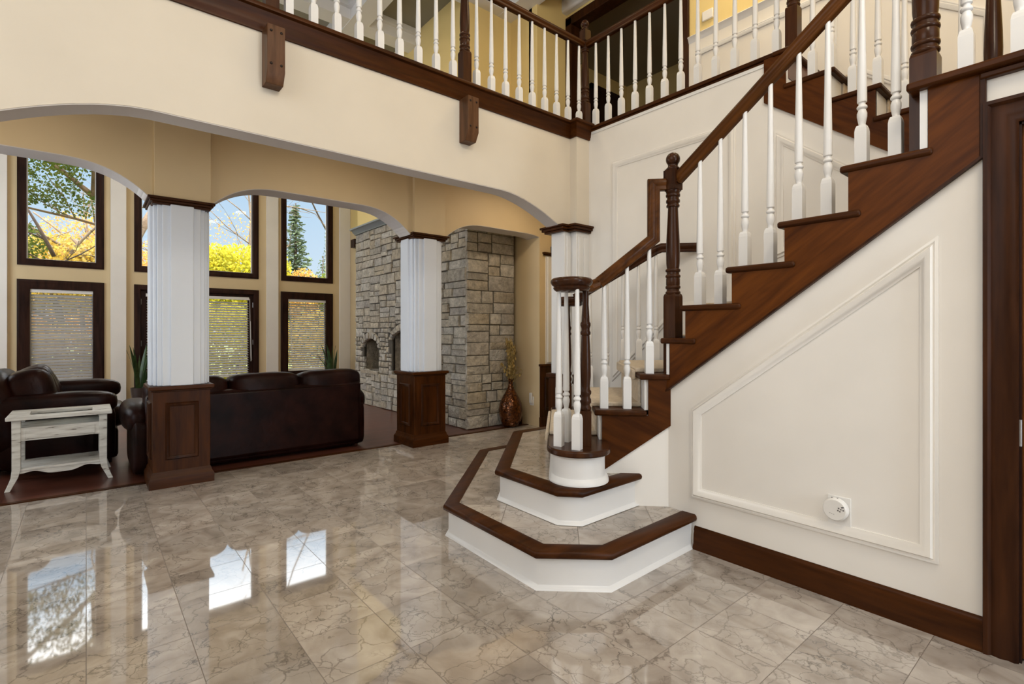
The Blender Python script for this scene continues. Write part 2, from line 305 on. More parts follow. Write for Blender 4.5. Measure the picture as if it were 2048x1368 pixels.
# ------------------------------------------------------------------ mesh building
class MB:
    def __init__(s): s.bm = bmesh.new()
    def box(s, x0, x1, y0, y1, z0, z1, rot=None, about=None):
        v = [s.bm.verts.new((x, y, z)) for z in (z0, z1) for y in (y0, y1) for x in (x0, x1)]
        for f in ((0, 2, 3, 1), (4, 5, 7, 6), (0, 1, 5, 4), (2, 6, 7, 3), (0, 4, 6, 2), (1, 3, 7, 5)): s.bm.faces.new([v[i] for i in f])
        if rot is not None:
            a = Vector(about or (0, 0, 0))
            for q in v: q.co = rot @ (q.co - a) + a
        return s
    def prism(s, poly, axis, lo, hi):
        def P(p, h):
            return {'x': (h, p[0], p[1]), 'y': (p[0], h, p[1]), 'z': (p[0], p[1], h)}[axis]
        a = [s.bm.verts.new(P(p, lo)) for p in poly]; b = [s.bm.verts.new(P(p, hi)) for p in poly]
        n = len(poly); fs = [s.bm.faces.new(a[::-1]), s.bm.faces.new(b)]
        for i in range(n): fs.append(s.bm.faces.new((a[i], a[(i + 1) % n], b[(i + 1) % n], b[i])))
        return s
    def lathe(s, prof, c=(0, 0, 0), seg=20, cap=True):
        rings = []
        for r, z in prof:
            rings.append([s.bm.verts.new((c[0] + r * math.cos(2 * math.pi * k / seg), c[1] + r * math.sin(2 * math.pi * k / seg), c[2] + z)) for k in range(seg)])
        for a, b in zip(rings, rings[1:]):
            for k in range(seg): s.bm.faces.new((a[k], a[(k + 1) % seg], b[(k + 1) % seg], b[k])).smooth = True
        if cap:
            s.bm.faces.new(rings[0][::-1]); s.bm.faces.new(rings[-1])
        return s
    def sweep(s, path, prof, n, closed=False, smooth=False, cap=True):
        """profile points (a, b): a along n x tangent with mitred corners, b along n"""
        P = [Vector(p) for p in path]; n = Vector(n).normalized(); L = len(P)
        seg = [(P[(i + 1) % L] - P[i]).normalized() for i in range(L if closed else L - 1)]
        side = [n.cross(t).normalized() for t in seg]
        rings = []
        for i in range(L):
            if closed: s1, s2 = side[i - 1], side[i]
            else: s1 = side[max(0, i - 1)]; s2 = side[min(L - 2, i)]
            m = (s1 + s2) / max(.2, 1 + s1.dot(s2))
            rings.append([s.bm.verts.new(P[i] + m * a + n * b) for a, b in prof])
        K = len(prof)
        pairs = [(i, (i + 1) % L) for i in range(L if closed else L - 1)]
        for i, j in pairs:
            for k in range(K):
                f = s.bm.faces.new((rings[i][k], rings[j][k], rings[j][(k + 1) % K], rings[i][(k + 1) % K])); f.smooth = smooth
        if not closed and cap: s.bm.faces.new(rings[0]); s.bm.faces.new(rings[-1][::-1])
        return s
    def tube(s, path, rad, seg=8):
        P = [Vector(p) for p in path]; L = len(P); rads = rad if isinstance(rad, (list, tuple)) else [rad] * L
        rings = []; up = Vector((.13, .27, .95)).normalized()
        for i in range(L):
            t = (P[min(L - 1, i + 1)] - P[max(0, i - 1)]).normalized()
            a = t.cross(up)
            if a.length < 1e-3: a = t.cross(Vector((1, 0, 0)))
            a.normalize(); b = t.cross(a)
            rings.append([s.bm.verts.new(P[i] + (a * math.cos(2 * math.pi * k / seg) + b * math.sin(2 * math.pi * k / seg)) * rads[i]) for k in range(seg)])
        for A, B in zip(rings, rings[1:]):
            for k in range(seg): s.bm.faces.new((A[k], A[(k + 1) % seg], B[(k + 1) % seg], B[k])).smooth = True
        s.bm.faces.new(rings[0][::-1]); s.bm.faces.new(rings[-1])
        return s
    def puff(s, c, r, e=.45, rot=None, nu=28, nv=16, wob=0, seed=0, freq=4):
        """rounded cushion: superellipsoid with radii r"""
        def pw(v, p): return math.copysign(abs(v) ** p, v)
        c = Vector(c); rings = []
        for i in range(nv + 1):
            th = -math.pi / 2 + math.pi * i / nv; ring = []
            for k in range(nu):
                ph = 2 * math.pi * k / nu
                v = Vector((r[0] * pw(math.cos(th), e) * pw(math.cos(ph), e), r[1] * pw(math.cos(th), e) * pw(math.sin(ph), e), r[2] * pw(math.sin(th), e)))
                if wob: v *= 1 + wob * noise.noise(v * freq + Vector((seed * 3.1, seed, 0)))
                if rot is not None: v = rot @ v
                ring.append(v + c)
            rings.append(ring)
        lo = s.bm.verts.new(sum(rings[0], Vector()) / nu); hi = s.bm.verts.new(sum(rings[-1], Vector()) / nu)
        vr = [[s.bm.verts.new(p) for p in q] for q in rings[1:-1]]
        for a, b in zip(vr, vr[1:]):
            for k in range(nu): s.bm.faces.new((a[k], a[(k + 1) % nu], b[(k + 1) % nu], b[k])).smooth = True
        for k in range(nu):
            s.bm.faces.new((lo, vr[0][(k + 1) % nu], vr[0][k])).smooth = True
            s.bm.faces.new((hi, vr[-1][k], vr[-1][(k + 1) % nu])).smooth = True
        return s
    def quad(s, c, u, v):
        c, u, v = Vector(c), Vector(u), Vector(v)
        s.bm.faces.new([s.bm.verts.new(c + u * a + v * b) for a, b in ((-1, -1), (1, -1), (1, 1), (-1, 1))])
        return s
    def mesh(s, name, m, off=(0, 0, 0), fix=True):
        if fix: bmesh.ops.recalc_face_normals(s.bm, faces=s.bm.faces)
        if tuple(off) != (0, 0, 0): bmesh.ops.translate(s.bm, verts=s.bm.verts, vec=-Vector(off))
        me = bpy.data.meshes.new(name); s.bm.to_mesh(me); s.bm.free()
        if fix: me.set_sharp_from_angle(angle=math.radians(50))
        me.materials.append(M[m] if isinstance(m, str) else m)
        return me

ORG = {}
def tag(o, label=None, cat=None, group=None, kind=None):
    if label: o['label'] = label
    if cat: o['category'] = cat
    if group: o['group'] = group
    if kind: o['kind'] = kind
    return o
def thing(name, label, cat, loc=(0, 0, 0), group=None):
    o = bpy.data.objects.new(name, None); COL.objects.link(o); o.empty_display_size = .1
    o.location = loc; ORG[o] = Vector(loc)
    return tag(o, label, cat, group)
def bev(o, w, seg=2):
    if w:
        d = o.modifiers.new('bevel', 'BEVEL'); d.width = w; d.segments = seg; d.limit_method = 'ANGLE'; d.angle_limit = math.radians(40)
    return o
def part(name, mb, m, parent, bevel=0, label=None, kind=None, fix=True):
    """geometry given in world coordinates, stored relative to its thing"""
    org = ORG[parent]
    o = bpy.data.objects.new(name, mb.mesh(name, m, org, fix)); COL.objects.link(o); o.parent = parent; ORG[o] = org
    bev(o, bevel)
    return tag(o, label, None, None, kind)
def place(name, me, loc, parent, rotz=0):
    o = bpy.data.objects.new(name, me); COL.objects.link(o); o.parent = parent
    o.location = Vector(loc) - ORG[parent]; o.rotation_euler = (0, 0, rotz); ORG[o] = Vector(loc)
    return o
def solo(name, mb, m, label=None, cat=None, group=None, kind=None, bevel=0, fix=True):
    o = bpy.data.objects.new(name, mb.mesh(name, m, (0, 0, 0), fix)); COL.objects.link(o); bev(o, bevel); ORG[o] = Vector((0, 0, 0))
    return tag(o, label, cat, group, kind)
def struct(name, mb, m, bevel=0, parent=None):
    if parent: return part(name, mb, m, parent, bevel)
    return solo(name, mb, m, kind='structure', bevel=bevel)
def copy_tree(o, parent=None, loc=None):
    c = o.copy(); COL.objects.link(c); c.parent = parent
    if loc is not None: c.location = loc
    for k in list(o.children): copy_tree(k, c)
    return c
def UV(u, v): return ((v + u) / R2, (v - u) / R2)      # the lower stair runs at 45 degrees: u climbs, v crosses

# ------------------------------------------------------------------ key planes of the place
YW, YC, YG = 3.535, 4.95, 11.30       # gallery wall, colonnade, window wall
W1, W2, W3 = 2.716, 3.87, 5.05       # stair wall, wall between the flights, wainscoted wall
ZH, ZC, ZL = 3.29, 5.75, 2.30        # gallery floor, ceiling, stair landing
KG = YG / 8.95
def GX(x): return x * KG
def GZ(z): return 1.25 + (z - 1.25) * KG
TZ = {3: .590, 4: .775, 5: .995, 6: 1.215, 7: 1.408, 8: 1.606, 9: 1.808, 10: 2.020}

# ------------------------------------------------------------------ the setting: floors, walls, ceilings
struct('floor', MB().box(-3.3, 5.1, -3.4, 5.2, -.1, 0), 'marble')
struct('floor_living_room', MB().box(-3.3, 5.1, 5.2, YG + .1, -.1, 0), 'planks')
struct('trim_1', MB().box(-3.3, 4.6, 5.175, 5.225, -.01, .008), 'wood_x', .003)        # threshold strip between the two floors
struct('wall_left', MB().box(-3.5, -3.3, -3.6, YG + .17, -.1, ZC), 'white_wall')
struct('wall_front', MB().box(-3.5, 5.3, -3.6, -3.4, -.1, ZC), 'white_wall')
struct('ceiling', MB().box(-3.5, 7.6, -3.6, YG + .3, ZC, ZC + .2), 'ceil')

def arc(x0, x1, zs, h, L, p, n=14):
    """opening outline from (x0, zs) over a flat head to (x1, zs)"""
    a = []
    for i in range(n + 1):
        d = L * (i / n) ** 1.6; a.append((x0 + d, zs + h * (1 - (1 - d / L) ** p)))
    return a + [(x0 + x1 - x, z) for x, z in a[::-1]]
# gallery wall with its one wide flattened arch
poly = [(-3.3, 0), (-.50, 0)] + arc(-.50, 3.61, 2.25, .262, .78, 1.7) + [(3.61, 0), (W2 + .12, 0), (W2 + .12, 3.20), (-3.3, 3.20)]
struct('wall_gallery', MB().prism(poly, 'y', YW, YW + .165), 'cream')
# corner pier beside the stair wall, cream above its cap and white below
struct('trim_2', MB().box(3.688, W2 + .1, 3.448, YW + .01, 2.30, 3.20), 'cream')
pier = MB().box(3.688, W2 + .1, 3.448, YW + .01, 0, 2.25)
pier.box(3.712, 3.745, 3.438, 3.45, .86, 2.19).box(3.79, 3.84, 3.438, 3.45, .86, 2.19)
pier.box(3.60, 3.70, YW - .012, YW + .175, .84, 2.25).box(3.625, 3.675, YW - .024, YW, .86, 2.20)
pr = thing('pilaster', 'white fluted corner pilaster with dark cap where the wide arch meets the stair wall', 'pilaster', (3.75, 3.5, 0))
part('shaft', pier, 'trim', pr, .004)
cap = MB()
for o_, z0, z1 in ((.03, 2.235, 2.255), (.05, 2.255, 2.28), (.065, 2.28, 2.30)):
    cap.box(3.66 - o_, W2 + .02, 3.448 - o_, 3.60, z0, z1).box(3.585 - o_, 3.70, YW - o_, YW + .20 + o_, z0, z1)
part('capital', cap, 'wood_x', pr, .004)
pd = MB().box(3.655, W2 - .01, 3.415, 3.72, .1, .80).box(3.64, W2 - .01, 3.40, 3.73, 0, .13).box(3.585, 3.72, YW - .03, YW + .20, 0, .80)
pd.box(3.56, W2 - .01, 3.39, 3.75, .80, .84)
part('pedestal', pd, 'wood_z', pr, .006)

# colonnade beam: three arches
def rear():
    a = arc(-1.51, .40, 2.315, .233, .6, 2.7); b = arc(.80, 2.70, 2.315, .233, .6, 2.7); c = arc(3.13, 4.93, 2.315, .22, .6, 2.7)
    return [(-3.3, 0), (-1.9, 0), (-1.9, 2.315), (-1.51, 2.315)] + a[1:] + [(.80, 2.315)] + b[1:] + [(3.13, 2.315)] + c[1:] + [(5.05, 2.315), (5.05, 3.10), (-3.3, 3.10)]
struct('wall_colonnade', MB().prism(rear(), 'y', YC + .02, YC + .27), 'beige')
for i, xc in enumerate((.61, 2.925)):
    struct('trim_%d' % (3 + i), MB().box(xc - .195, xc + .195, YC - .02, YC + .31, 2.33, 3.08), 'beige')
# arch undersides are painted paler than the beige faces
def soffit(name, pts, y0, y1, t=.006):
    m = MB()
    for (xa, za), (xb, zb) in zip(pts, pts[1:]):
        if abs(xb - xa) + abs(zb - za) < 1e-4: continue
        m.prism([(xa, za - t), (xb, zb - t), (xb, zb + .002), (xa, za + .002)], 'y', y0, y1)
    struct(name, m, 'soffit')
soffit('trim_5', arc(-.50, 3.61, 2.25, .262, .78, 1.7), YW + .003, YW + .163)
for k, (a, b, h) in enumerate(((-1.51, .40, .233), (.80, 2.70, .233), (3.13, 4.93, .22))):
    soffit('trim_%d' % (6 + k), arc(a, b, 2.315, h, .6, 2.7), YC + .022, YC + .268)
# gallery floor over the passage, and the hall at the head of the stair
g = MB().prism([(-3.3, YW + .02), (W2 + .02, YW + .02), (W2 + .02, 1.56), (W3 + .02, 1.56), (W3 + .02, YC + .27), (-3.3, YC + .27)], 'z', 3.08, ZH)
struct('floor_gallery', g, 'planks')
# wall between the flights
poly = [(3.60, 0), (3.60, 3.25), (1.72, 3.25), (1.72, 2.945), (.92, 2.355), (.60, 2.12), (.60, 0)]
struct('wall_between_flights', MB().prism(poly, 'x', W2, W2 + .12), 'white_wall')
# stair wall: below the stringer, over and beyond the door
poly = [(1.781, 0), (1.781, .90), (.36, 1.95), (.36, 0)]
struct('wall_stair', MB().prism(poly, 'x', W1, W1 + .1), 'white_wall')
struct('wall_over_door', MB().box(W1, W1 + .1, -.70, .37, 2.06, 2.27), 'white_wall')
struct('wall_beyond_door', MB().box(W1, W1 + .1, -3.4, -.55, 0, 2.27).box(W1, W1 + .1, -3.4, -1.2, 2.2, ZC), 'white_wall')
# the short wall under the turned part of the stair
A_ = (2.716, 1.781); B_ = (2.40, 2.097)
m = MB(); a = [Vector((A_[0], A_[1], 0)), Vector((B_[0], B_[1], 0)), Vector((B_[0] + .08, B_[1] + .08, 0)), Vector((A_[0] + .08, A_[1] + .08, 0))]
tp = (.72, .43, .43, .72)
lo = [m.bm.verts.new(p) for p in a]; hi = [m.bm.verts.new(p + Vector((0, 0, t))) for p, t in zip(a, tp)]
m.bm.faces.new(lo[::-1]); m.bm.faces.new(hi)
for i in range(4): m.bm.faces.new((lo[i], lo[(i + 1) % 4], hi[(i + 1) % 4], hi[i]))
struct('wall_under_turn', m, 'white_wall')
# wainscoted outer wall with the hall opening, and the landing end wall
wl = MB().box(W3, W3 + .15, -1.25, 3.05, 0, ZC).box(W3, W3 + .15, 3.05, 4.90, 5.50, ZC).box(W3, W3 + .15, 3.05, 4.90, 0, ZH).box(W3, W3 + .15, 4.90, YC + .27, 0, ZC)
struct('wall_hall', wl, 'yellow')
struct('wall_landing_end', MB().box(W1, W3 + .15, -1.35, -1.2, 0, ZC), 'yellow')
# hallway seen through the opening
hw = MB().box(W3 + .15, 7.5, 5.7, 5.85, ZH, ZC).box(W3 + .15, 7.5, 2.9, 3.05, ZH, ZC).box(7.4, 7.55, 2.9, 5.85, ZH, ZC).box(W3 + .10, W3 + .16, 5.0, 5.75, ZH, ZC)
struct('wall_hallway', hw, 'yellow')
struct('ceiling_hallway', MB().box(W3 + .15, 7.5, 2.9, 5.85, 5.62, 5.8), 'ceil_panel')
struct('floor_hallway', MB().box(W3 + .02, 7.55, 2.9, 5.85, ZH - .2, ZH), 'planks')
d = thing('door_3', 'closed dark panelled door in the unlit upstairs hallway', 'door', (6.8, 5.67, ZH)); d['kind'] = 'structure'
part('leaf', MB().box(6.5, 7.1, 5.66, 5.70, ZH, ZH + 1.98), 'win_wood', d, .004)
part('door_casing', MB().box(6.4, 6.5, 5.65, 5.70, ZH, ZH + 2.07).box(7.1, 7.2, 5.65, 5.70, ZH, ZH + 2.07).box(6.4, 7.2, 5.65, 5.70, ZH + 1.98, ZH + 2.08), 'win_wood', d, .004)
# living room side wall and upper walls
struct('wall_living_side', MB().box(4.60, 4.80, YC + .012, YG + .1, 0, ZH + .2), 'beige')
struct('wall_upper_side', MB().box(4.60, 4.80, 5.06, YG + .1, ZH + .2, ZC).box(4.5, W3 + .15, 4.90, 5.06, ZH, ZC).box(4.5, 4.75, 5.0, 5.5, ZH, ZC), 'yellow')
# coffered ceiling beams over the gallery and living room
cb = MB()
for x in (-1.6, -.1, 1.4, 2.9, 4.4): cb.box(x - .13, x + .13, 3.0, 11.2, ZC - .24, ZC).box(x - .19, x + .19, 3.0, 11.2, ZC - .10, ZC)
for y in (3.9, 5.4, 6.9, 8.4, 9.9): cb.box(-3.3, 4.6, y - .13, y + .13, ZC - .235, ZC).box(-3.3, 4.6, y - .19, y + .19, ZC - .095, ZC)
struct('trim_9', cb, 'trim')
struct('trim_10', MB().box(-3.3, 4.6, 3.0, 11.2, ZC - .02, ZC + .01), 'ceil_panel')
struct('trim_11', MB().box(W3 - .1, W3 + .02, -1.2, 5.0, ZC - .18, ZC).box(4.46, 4.60, 5.0, 11.2, ZC - .18, ZC), 'trim', .03)

# baseboard on the stair wall
prof = [(0, 0), (.028, 0), (.028, .012), (.018, .032), (.016, .085), (.011, .10), (.013, .112), (.006, .128), (0, .130)]
struct('baseboard_stair', MB().sweep([(W1, .352, 0), (W1, 1.605, 0)], prof, (0, 0, 1)), 'wood_y')
struct('baseboard_living', MB().box(4.53, 4.55, 5.25, 5.42, 0, .12), 'wood_y')

# raised panel mouldings
def panel_mould(name, pts, x, wid=.062, thick=.026, mat_='trim', inward=True):
    """pts (y, z) in a plane facing -x"""
    n = Vector((-1, 0, 0))
    P = [Vector((x, a, b)) for a, b in pts]
    ar = sum(p.y * q.z - q.y * p.z for p, q in zip(P, P[1:] + P[:1]))
    if ar < 0: P = P[::-1]
    prof = [(0, 0), (0, .012), (-.010, .016), (-.016, .012), (-.024, thick), (-.042, thick * .85), (-.052, .010), (-wid, .006), (-wid, 0)]
    m = MB().sweep(P, prof, n, closed=True)
    return struct(name, m, mat_)
panel_mould('trim_12', [(1.627, .290), (1.627, .806), (.500, 1.650), (.500, .290)], W1, mat_='white_wall')
panel_mould('trim_13', [(3.150, 2.876), (1.940, 2.876), (1.940, 1.47), (2.42, 1.44), (3.150, .78)], W2, mat_='white_wall')
panel_mould('trim_14', [(1.650, 2.722), (1.650, 1.78), (1.15, 1.95), (.95, 2.06), (.95, 2.19)], W2, mat_='white_wall')
struct('trim_15', MB().box(W2 - .008, W2, 1.70, 3.40, 3.215, 3.232), 'trim')
# wainscot of the upper hall
zr = 4.40
ww = MB().box(W3 - .012, W3, 1.55, 3.05, ZH, zr)
ww.prism([(1.55, ZH), (1.55, zr), (-.0, zr - .745 * 1.5), (-.0, ZL), (.3, ZL)], 'x', W3 - .012, W3).box(W3 - .012, W3, -1.2, 0, ZL, zr - .745 * 1.5)
struct('trim_16', ww, 'white_wall')
railp = [(0, 0), (0, .03), (-.015, .045), (-.03, .03), (-.055, .02), (-.075, .012), (-.075, 0)]
rp = [(W3, 3.05, zr + .05), (W3, 1.55, zr + .05), (W3, 0, zr + .05 - .745 * 1.55), (W3, -1.2, zr + .05 - .745 * 1.55)]
struct('trim_17', MB().sweep(rp, [(a, b) for a, b in railp], (-1, 0, 0)), 'trim')
def wain(name, pts): panel_mould(name, pts, W3 - .012, .045, .02)
wain('trim_18', [(2.95, ZH + .16), (2.95, zr - .14), (1.62, zr - .14), (1.62, ZH + .16)])
s_ = .745
wain('trim_19', [(1.48, 3.45), (1.48, zr - .18), (.62, zr - .18 - s_ * .86), (.62, 3.45 - s_ * .86)])
wain('trim_20', [(.52, 3.45 - s_ * .96), (.52, zr - .18 - s_ * .96), (-.1, zr - .18 - s_ * 1.58), (-.1, 2.55)])
wain('trim_21', [(-.22, 2.42), (-.22, 3.02), (-1.05, 3.02), (-1.05, 2.42)])
# casing of the hall opening upstairs
oc = MB()
for y0, y1 in ((4.79, 4.90), (3.05, 3.16)): oc.box(W3 - .03, W3 + .16, y0, y1, ZH, 5.50)
oc.box(W3 - .03, W3 + .16, 3.05, 4.90, 5.40, 5.52)
struct('trim_22', oc, 'casing', .006)

# door under the landing
d = thing('door_1', 'warm brown wooden door under the landing beside the white stair wall', 'door', (W1, -.15, 0)); d['kind'] = 'structure'
part('leaf', MB().box(W1 + .02, W1 + .06, -.55, .262, .01, 2.045), 'door_wood', d)
cs = MB()
cpr = [(0, 0), (0, .016), (-.012, .024), (-.03, .020), (-.05, .028), (-.075, .022), (-.085, .034), (-.098, .034), (-.104, 0)]
cpth = [(W1, .262, 0), (W1, .262, 2.045), (W1, -.60, 2.045)]
cs.sweep(cpth, [(-a, b) for a, b in cpr], (-1, 0, 0))
part('door_casing', cs, 'casing', d)
part('jamb', MB().box(W1 - .004, W1 + .06, .255, .275, 0, 2.06).box(W1 - .004, W1 + .06, -.6, .275, 2.035, 2.06), 'win_wood', d)
part('hinge', MB().lathe([(.007, .82), (.007, .92)], (W1 - .004, .26, 0), 10), 'steel', d)

# ------------------------------------------------------------------ windows and french door of the living room wall
holes = []
def win(n, x0, x1, z0, z1, fr=.107, deep=.13):
    x0, x1, z0, z1 = GX(x0), GX(x1), GZ(z0), GZ(z1)
    holes.append((x0 + .03, x1 - .03, z0 + .03, z1 - .03))
    d = thing('window_%d' % n, None, None, ((x0 + x1) / 2, YG, z0)); d['kind'] = 'structure'
    f = MB()
    prof = [(0, 0), (0, .022), (-.02, .032), (-.045, .026), (-.07, .03), (-fr, .012), (-fr, -deep), (-.03, -deep), (-.03, 0)]
    P = [Vector((x0, YG, z0)), Vector((x0, YG, z1)), Vector((x1, YG, z1)), Vector((x1, YG, z0))]
    f.sweep(P, [(-a, b) for a, b in prof] if False else prof, (0, -1, 0), closed=True)
    part('frame', f, 'win_wood', d, fix=True)
    part('sash_edge', MB().sweep([Vector((x0 + fr, YG + .09, z0 + fr)), Vector((x0 + fr, YG + .09, z1 - fr)), Vector((x1 - fr, YG + .09, z1 - fr)), Vector((x1 - fr, YG + .09, z0 + fr))],
         [(0, 0), (0, .02), (-.014, .02), (-.014, 0)], (0, -1, 0), closed=True), 'plastic', d)
    part('pane', MB().box(x0 + fr, x1 - fr, YG + .10, YG + .106, z0 + fr, z1 - fr), 'glass', d)
win(1, -.670, .188, 2.105, 3.63)
win(2, .520, 2.132, 2.105, 3.63)
win(3, 2.478, 3.335, 2.105, 3.63)
win(4, -.672, .190, .48, 1.925, .15)
win(5, 2.470, 3.335, .48, 1.925, .15)
# french door pair: casing, two leaves with glass
holes.append((GX(.55), GX(2.11), 0, GZ(1.895)))
d = thing('door_2', 'dark framed pair of glazed garden doors in the living room window wall', 'door', (GX(1.326), YG, 0)); d['kind'] = 'structure'
prof = [(0, 0), (0, .022), (-.02, .032), (-.055, .026), (-.085, .03), (-.10, .012), (-.10, -.10), (-.03, -.10), (-.03, 0)]
part('door_casing', MB().sweep([Vector((GX(.518), YG, 0)), Vector((GX(.518), YG, GZ(1.925))), Vector((GX(2.136), YG, GZ(1.925))), Vector((GX(2.136), YG, 0))], prof, (0, -1, 0)), 'win_wood', d)
zt = GZ(1.845)
for a, b in ((GX(.598), GX(1.322)), (GX(1.330), GX(2.056))):
    lf = MB().box(a, a + .095, YG + .03, YG + .075, 0, zt).box(b - .095, b, YG + .03, YG + .075, 0, zt).box(a + .095, b - .095, YG + .03, YG + .075, 0, .24).box(a + .095, b - .095, YG + .03, YG + .075, zt - .06, zt)
    l = part('leaf', lf, 'win_wood', d, .004)
    part('pane', MB().box(a + .09, b - .09, YG + .05, YG + .056, .23, zt - .05), 'glass', l)
    hx = a if a < 1 else b
    for z in (.30, 1.0, 1.75): part('hinge', MB().lathe([(.009, z), (.009, z + .10)], (hx, YG + .022, 0), 8), 'steel', l)
part('handle', MB().lathe([(.012, 0), (.026, .02), (.024, .05), (.008, .06)], (GX(1.29), YG, .95), 12), 'steel', d)

def holed_wall(name, x0, x1, z0, z1, y0, y1, hs, m):
    xs = sorted({x0, x1, *[h[0] for h in hs], *[h[1] for h in hs]}); zs = sorted({z0, z1, *[h[2] for h in hs], *[h[3] for h in hs]})
    mb = MB()
    for a, b in zip(xs, xs[1:]):
        run = None
        for c, e in zip(zs, zs[1:]):
            mx, mz = (a + b) / 2, (c + e) / 2
            if any(h[0] < mx < h[1] and h[2] < mz < h[3] for h in hs):
                if run: mb.box(a, b, y0, y1, *run)
                run = None
            else: run = (run[0], e) if run else (c, e)
        if run: mb.box(a, b, y0, y1, *run)
    struct(name, mb, m)
holed_wall('wall_window', -3.5, 4.85, -.1, ZC, YG, YG + .17, holes, 'beige')
for k, (a, b) in enumerate(((-1.05, -.755), (.258, .430), (2.248, 2.425), (3.45, 3.64))):
    struct('trim_%d' % (23 + k), MB().box(GX(a), GX(b), YG - .06, YG, 0, ZC - .3), 'white_wall', .004)

# blinds
def blind(label, x0, x1, z0, z1, cord_side=1, clear=0):
    x0, x1, z0, z1 = GX(x0), GX(x1), GZ(z0), GZ(z1)
    t = thing('venetian_blind', label, 'blind', ((x0 + x1) / 2, YG + .06, z0), 'venetian blinds of the garden wall')
    y = YG + .035
    part('head_rail', MB().box(x0, x1, y - .025, y + .02, z1 - .055, z1), 'plastic', t, .004)
    m = MB(); n = int((z1 - z0 - .09) / .049)
    for i in range(n):
        z = z0 + .045 + i * .049; tl = math.radians(40 if clear else 54)
        dy, dz = .0262 * math.cos(tl), .0262 * math.sin(tl); cy, cz = -.0035 * math.sin(tl), .0035 * math.cos(tl)
        rows = [[m.bm.verts.new((x_, y + f * dy + g_ * cy, z + f * dz + g_ * cz)) for x_ in (x0 + .012, x1 - .012)] for f, g_ in ((-1, 0), (-.5, .8), (0, 1), (.5, .8), (1, 0))]
        for A, B in zip(rows, rows[1:]): m.bm.faces.new((A[0], A[1], B[1], B[0])).smooth = True
    part('slats', m, 'slat', t)
    part('bottom_rail', MB().box(x0 + .01, x1 - .01, y - .014, y + .014, z0, z0 + .022), 'plastic', t, .003)
    xc = x1 - .02 if cord_side > 0 else x0 + .02
    xc += .028
    part('cord', MB().tube([(xc, y - .03, z1 - .03), (xc + .004, y - .034, z1 - .5), (xc + .012, y - .036, z0 + .42), (xc + .02, y - .036, z0 + .30), (xc + .034, y - .034, z0 + .33), (xc + .026, y - .034, z0 + .62), (xc + .012, y - .034, z1 - .48)], .004, 6), 'plastic', t)
blind('closed pale slat blind in the low window behind the leather armchair', -.552, .078, .60, 1.805)
blind('pale slat blind on the garden door leaf mostly hidden by the fluted column', .655, 1.285, .55, 1.805, 1, 1)
blind('pale slat blind glowing yellow on the garden door leaf behind the sofa', 1.392, 2.000, .55, 1.805, 1, 1)
blind('pale slat blind in the low window nearest the stone fireplace', 2.592, 3.222, .60, 1.805, -1, 1)

# ------------------------------------------------------------------ columns
def column(xc, label):
    t = thing('column', label, 'column', (xc, YC + .15, 0), 'fluted columns between hall and living room')
    h = .20; y0 = YC; yc = y0 + h
    def ring(mb, g_, z0, z1): mb.box(xc - g_, xc + g_, yc - g_, yc + g_, z0, z1)
    pd = MB(); ring(pd, h, .10, .785)
    p = part('pedestal', pd, 'wood_z', t, .003)
    bs = MB()
    prof = [(0, 0), (-.026, 0), (-.026, .07), (-.020, .085), (-.012, .095), (-.008, .115), (0, .13)]
    sq = [Vector((xc - h, yc - h, 0)), Vector((xc + h, yc - h, 0)), Vector((xc + h, yc + h, 0)), Vector((xc - h, yc + h, 0))]
    bs.sweep(sq, prof, (0, 0, 1), closed=True); part('base_moulding', bs, 'wood_x', p)
    cp = MB(); ring(cp, h + .012, .770, .785); ring(cp, h + .028, .785, .815); part('pedestal_cap', cp, 'wood_x', p, .005)
    fp = [(0, 0), (0, .004), (-.008, .016), (-.02, .012), (-.03, .004), (-.03, 0)]
    for n_, c in (((0, -1, 0), 0), ((-1, 0, 0), 1), ((1, 0, 0), 2)):
        n_ = Vector(n_); s_ = Vector((0, 0, 1)).cross(-n_); o = Vector((xc, yc, 0)) + n_ * h
        P = [o - s_ * .115 + Vector((0, 0, .22)), o + s_ * .115 + Vector((0, 0, .22)), o + s_ * .115 + Vector((0, 0, .68)), o - s_ * .115 + Vector((0, 0, .68))]
        if n_.cross(P[1] - P[0]).z > 0: P = P[::-1]
        part('panel_frame', MB().sweep(P, fp, n_, closed=True), 'casing', p)
    sh = MB(); g = .168; ring(sh, g, .815, 2.30)
    for d_ in (0, 1):
        for s_ in (-1, 1):
            for wdt, pr_ in ((.135, .022), (.082, .044)):
                if d_ == 0: sh.box(xc - wdt, xc + wdt, yc + s_ * g - .002, yc + s_ * (g + pr_), .815, 2.285) if s_ > 0 else sh.box(xc - wdt, xc + wdt, yc - g - pr_, yc - g + .002, .815, 2.285)
                else: sh.box(xc + g - .002, xc + g + pr_, yc - wdt, yc + wdt, .815, 2.285) if s_ > 0 else sh.box(xc - g - pr_, xc - g + .002, yc - wdt, yc + wdt, .815, 2.285)
    part('shaft', sh, 'column', t, .007)
    ca = MB(); ring(ca, g + .035, 2.275, 2.295); ring(ca, g + .05, 2.295, 2.315); ring(ca, g + .066, 2.315, 2.335)
    part('capital', ca, 'wood_x', t, .004)
column(.605, 'white fluted square column on wooden pedestal, beside the distressed white side table')
column(2.935, 'white fluted square column on wooden pedestal, in front of the stone fireplace')
t = thing('pilaster', 'plain white pilaster on dark pedestal at the far wall beside the glazed floor vase', 'pilaster', (4.75, YC + .1, 0))
part('shaft', MB().box(4.705, 5.0, YC + .005, YC + .26, .82, 2.28).box(4.735, 4.97, YC - .012, YC + .02, .85, 2.26), 'white_wall', t, .004)
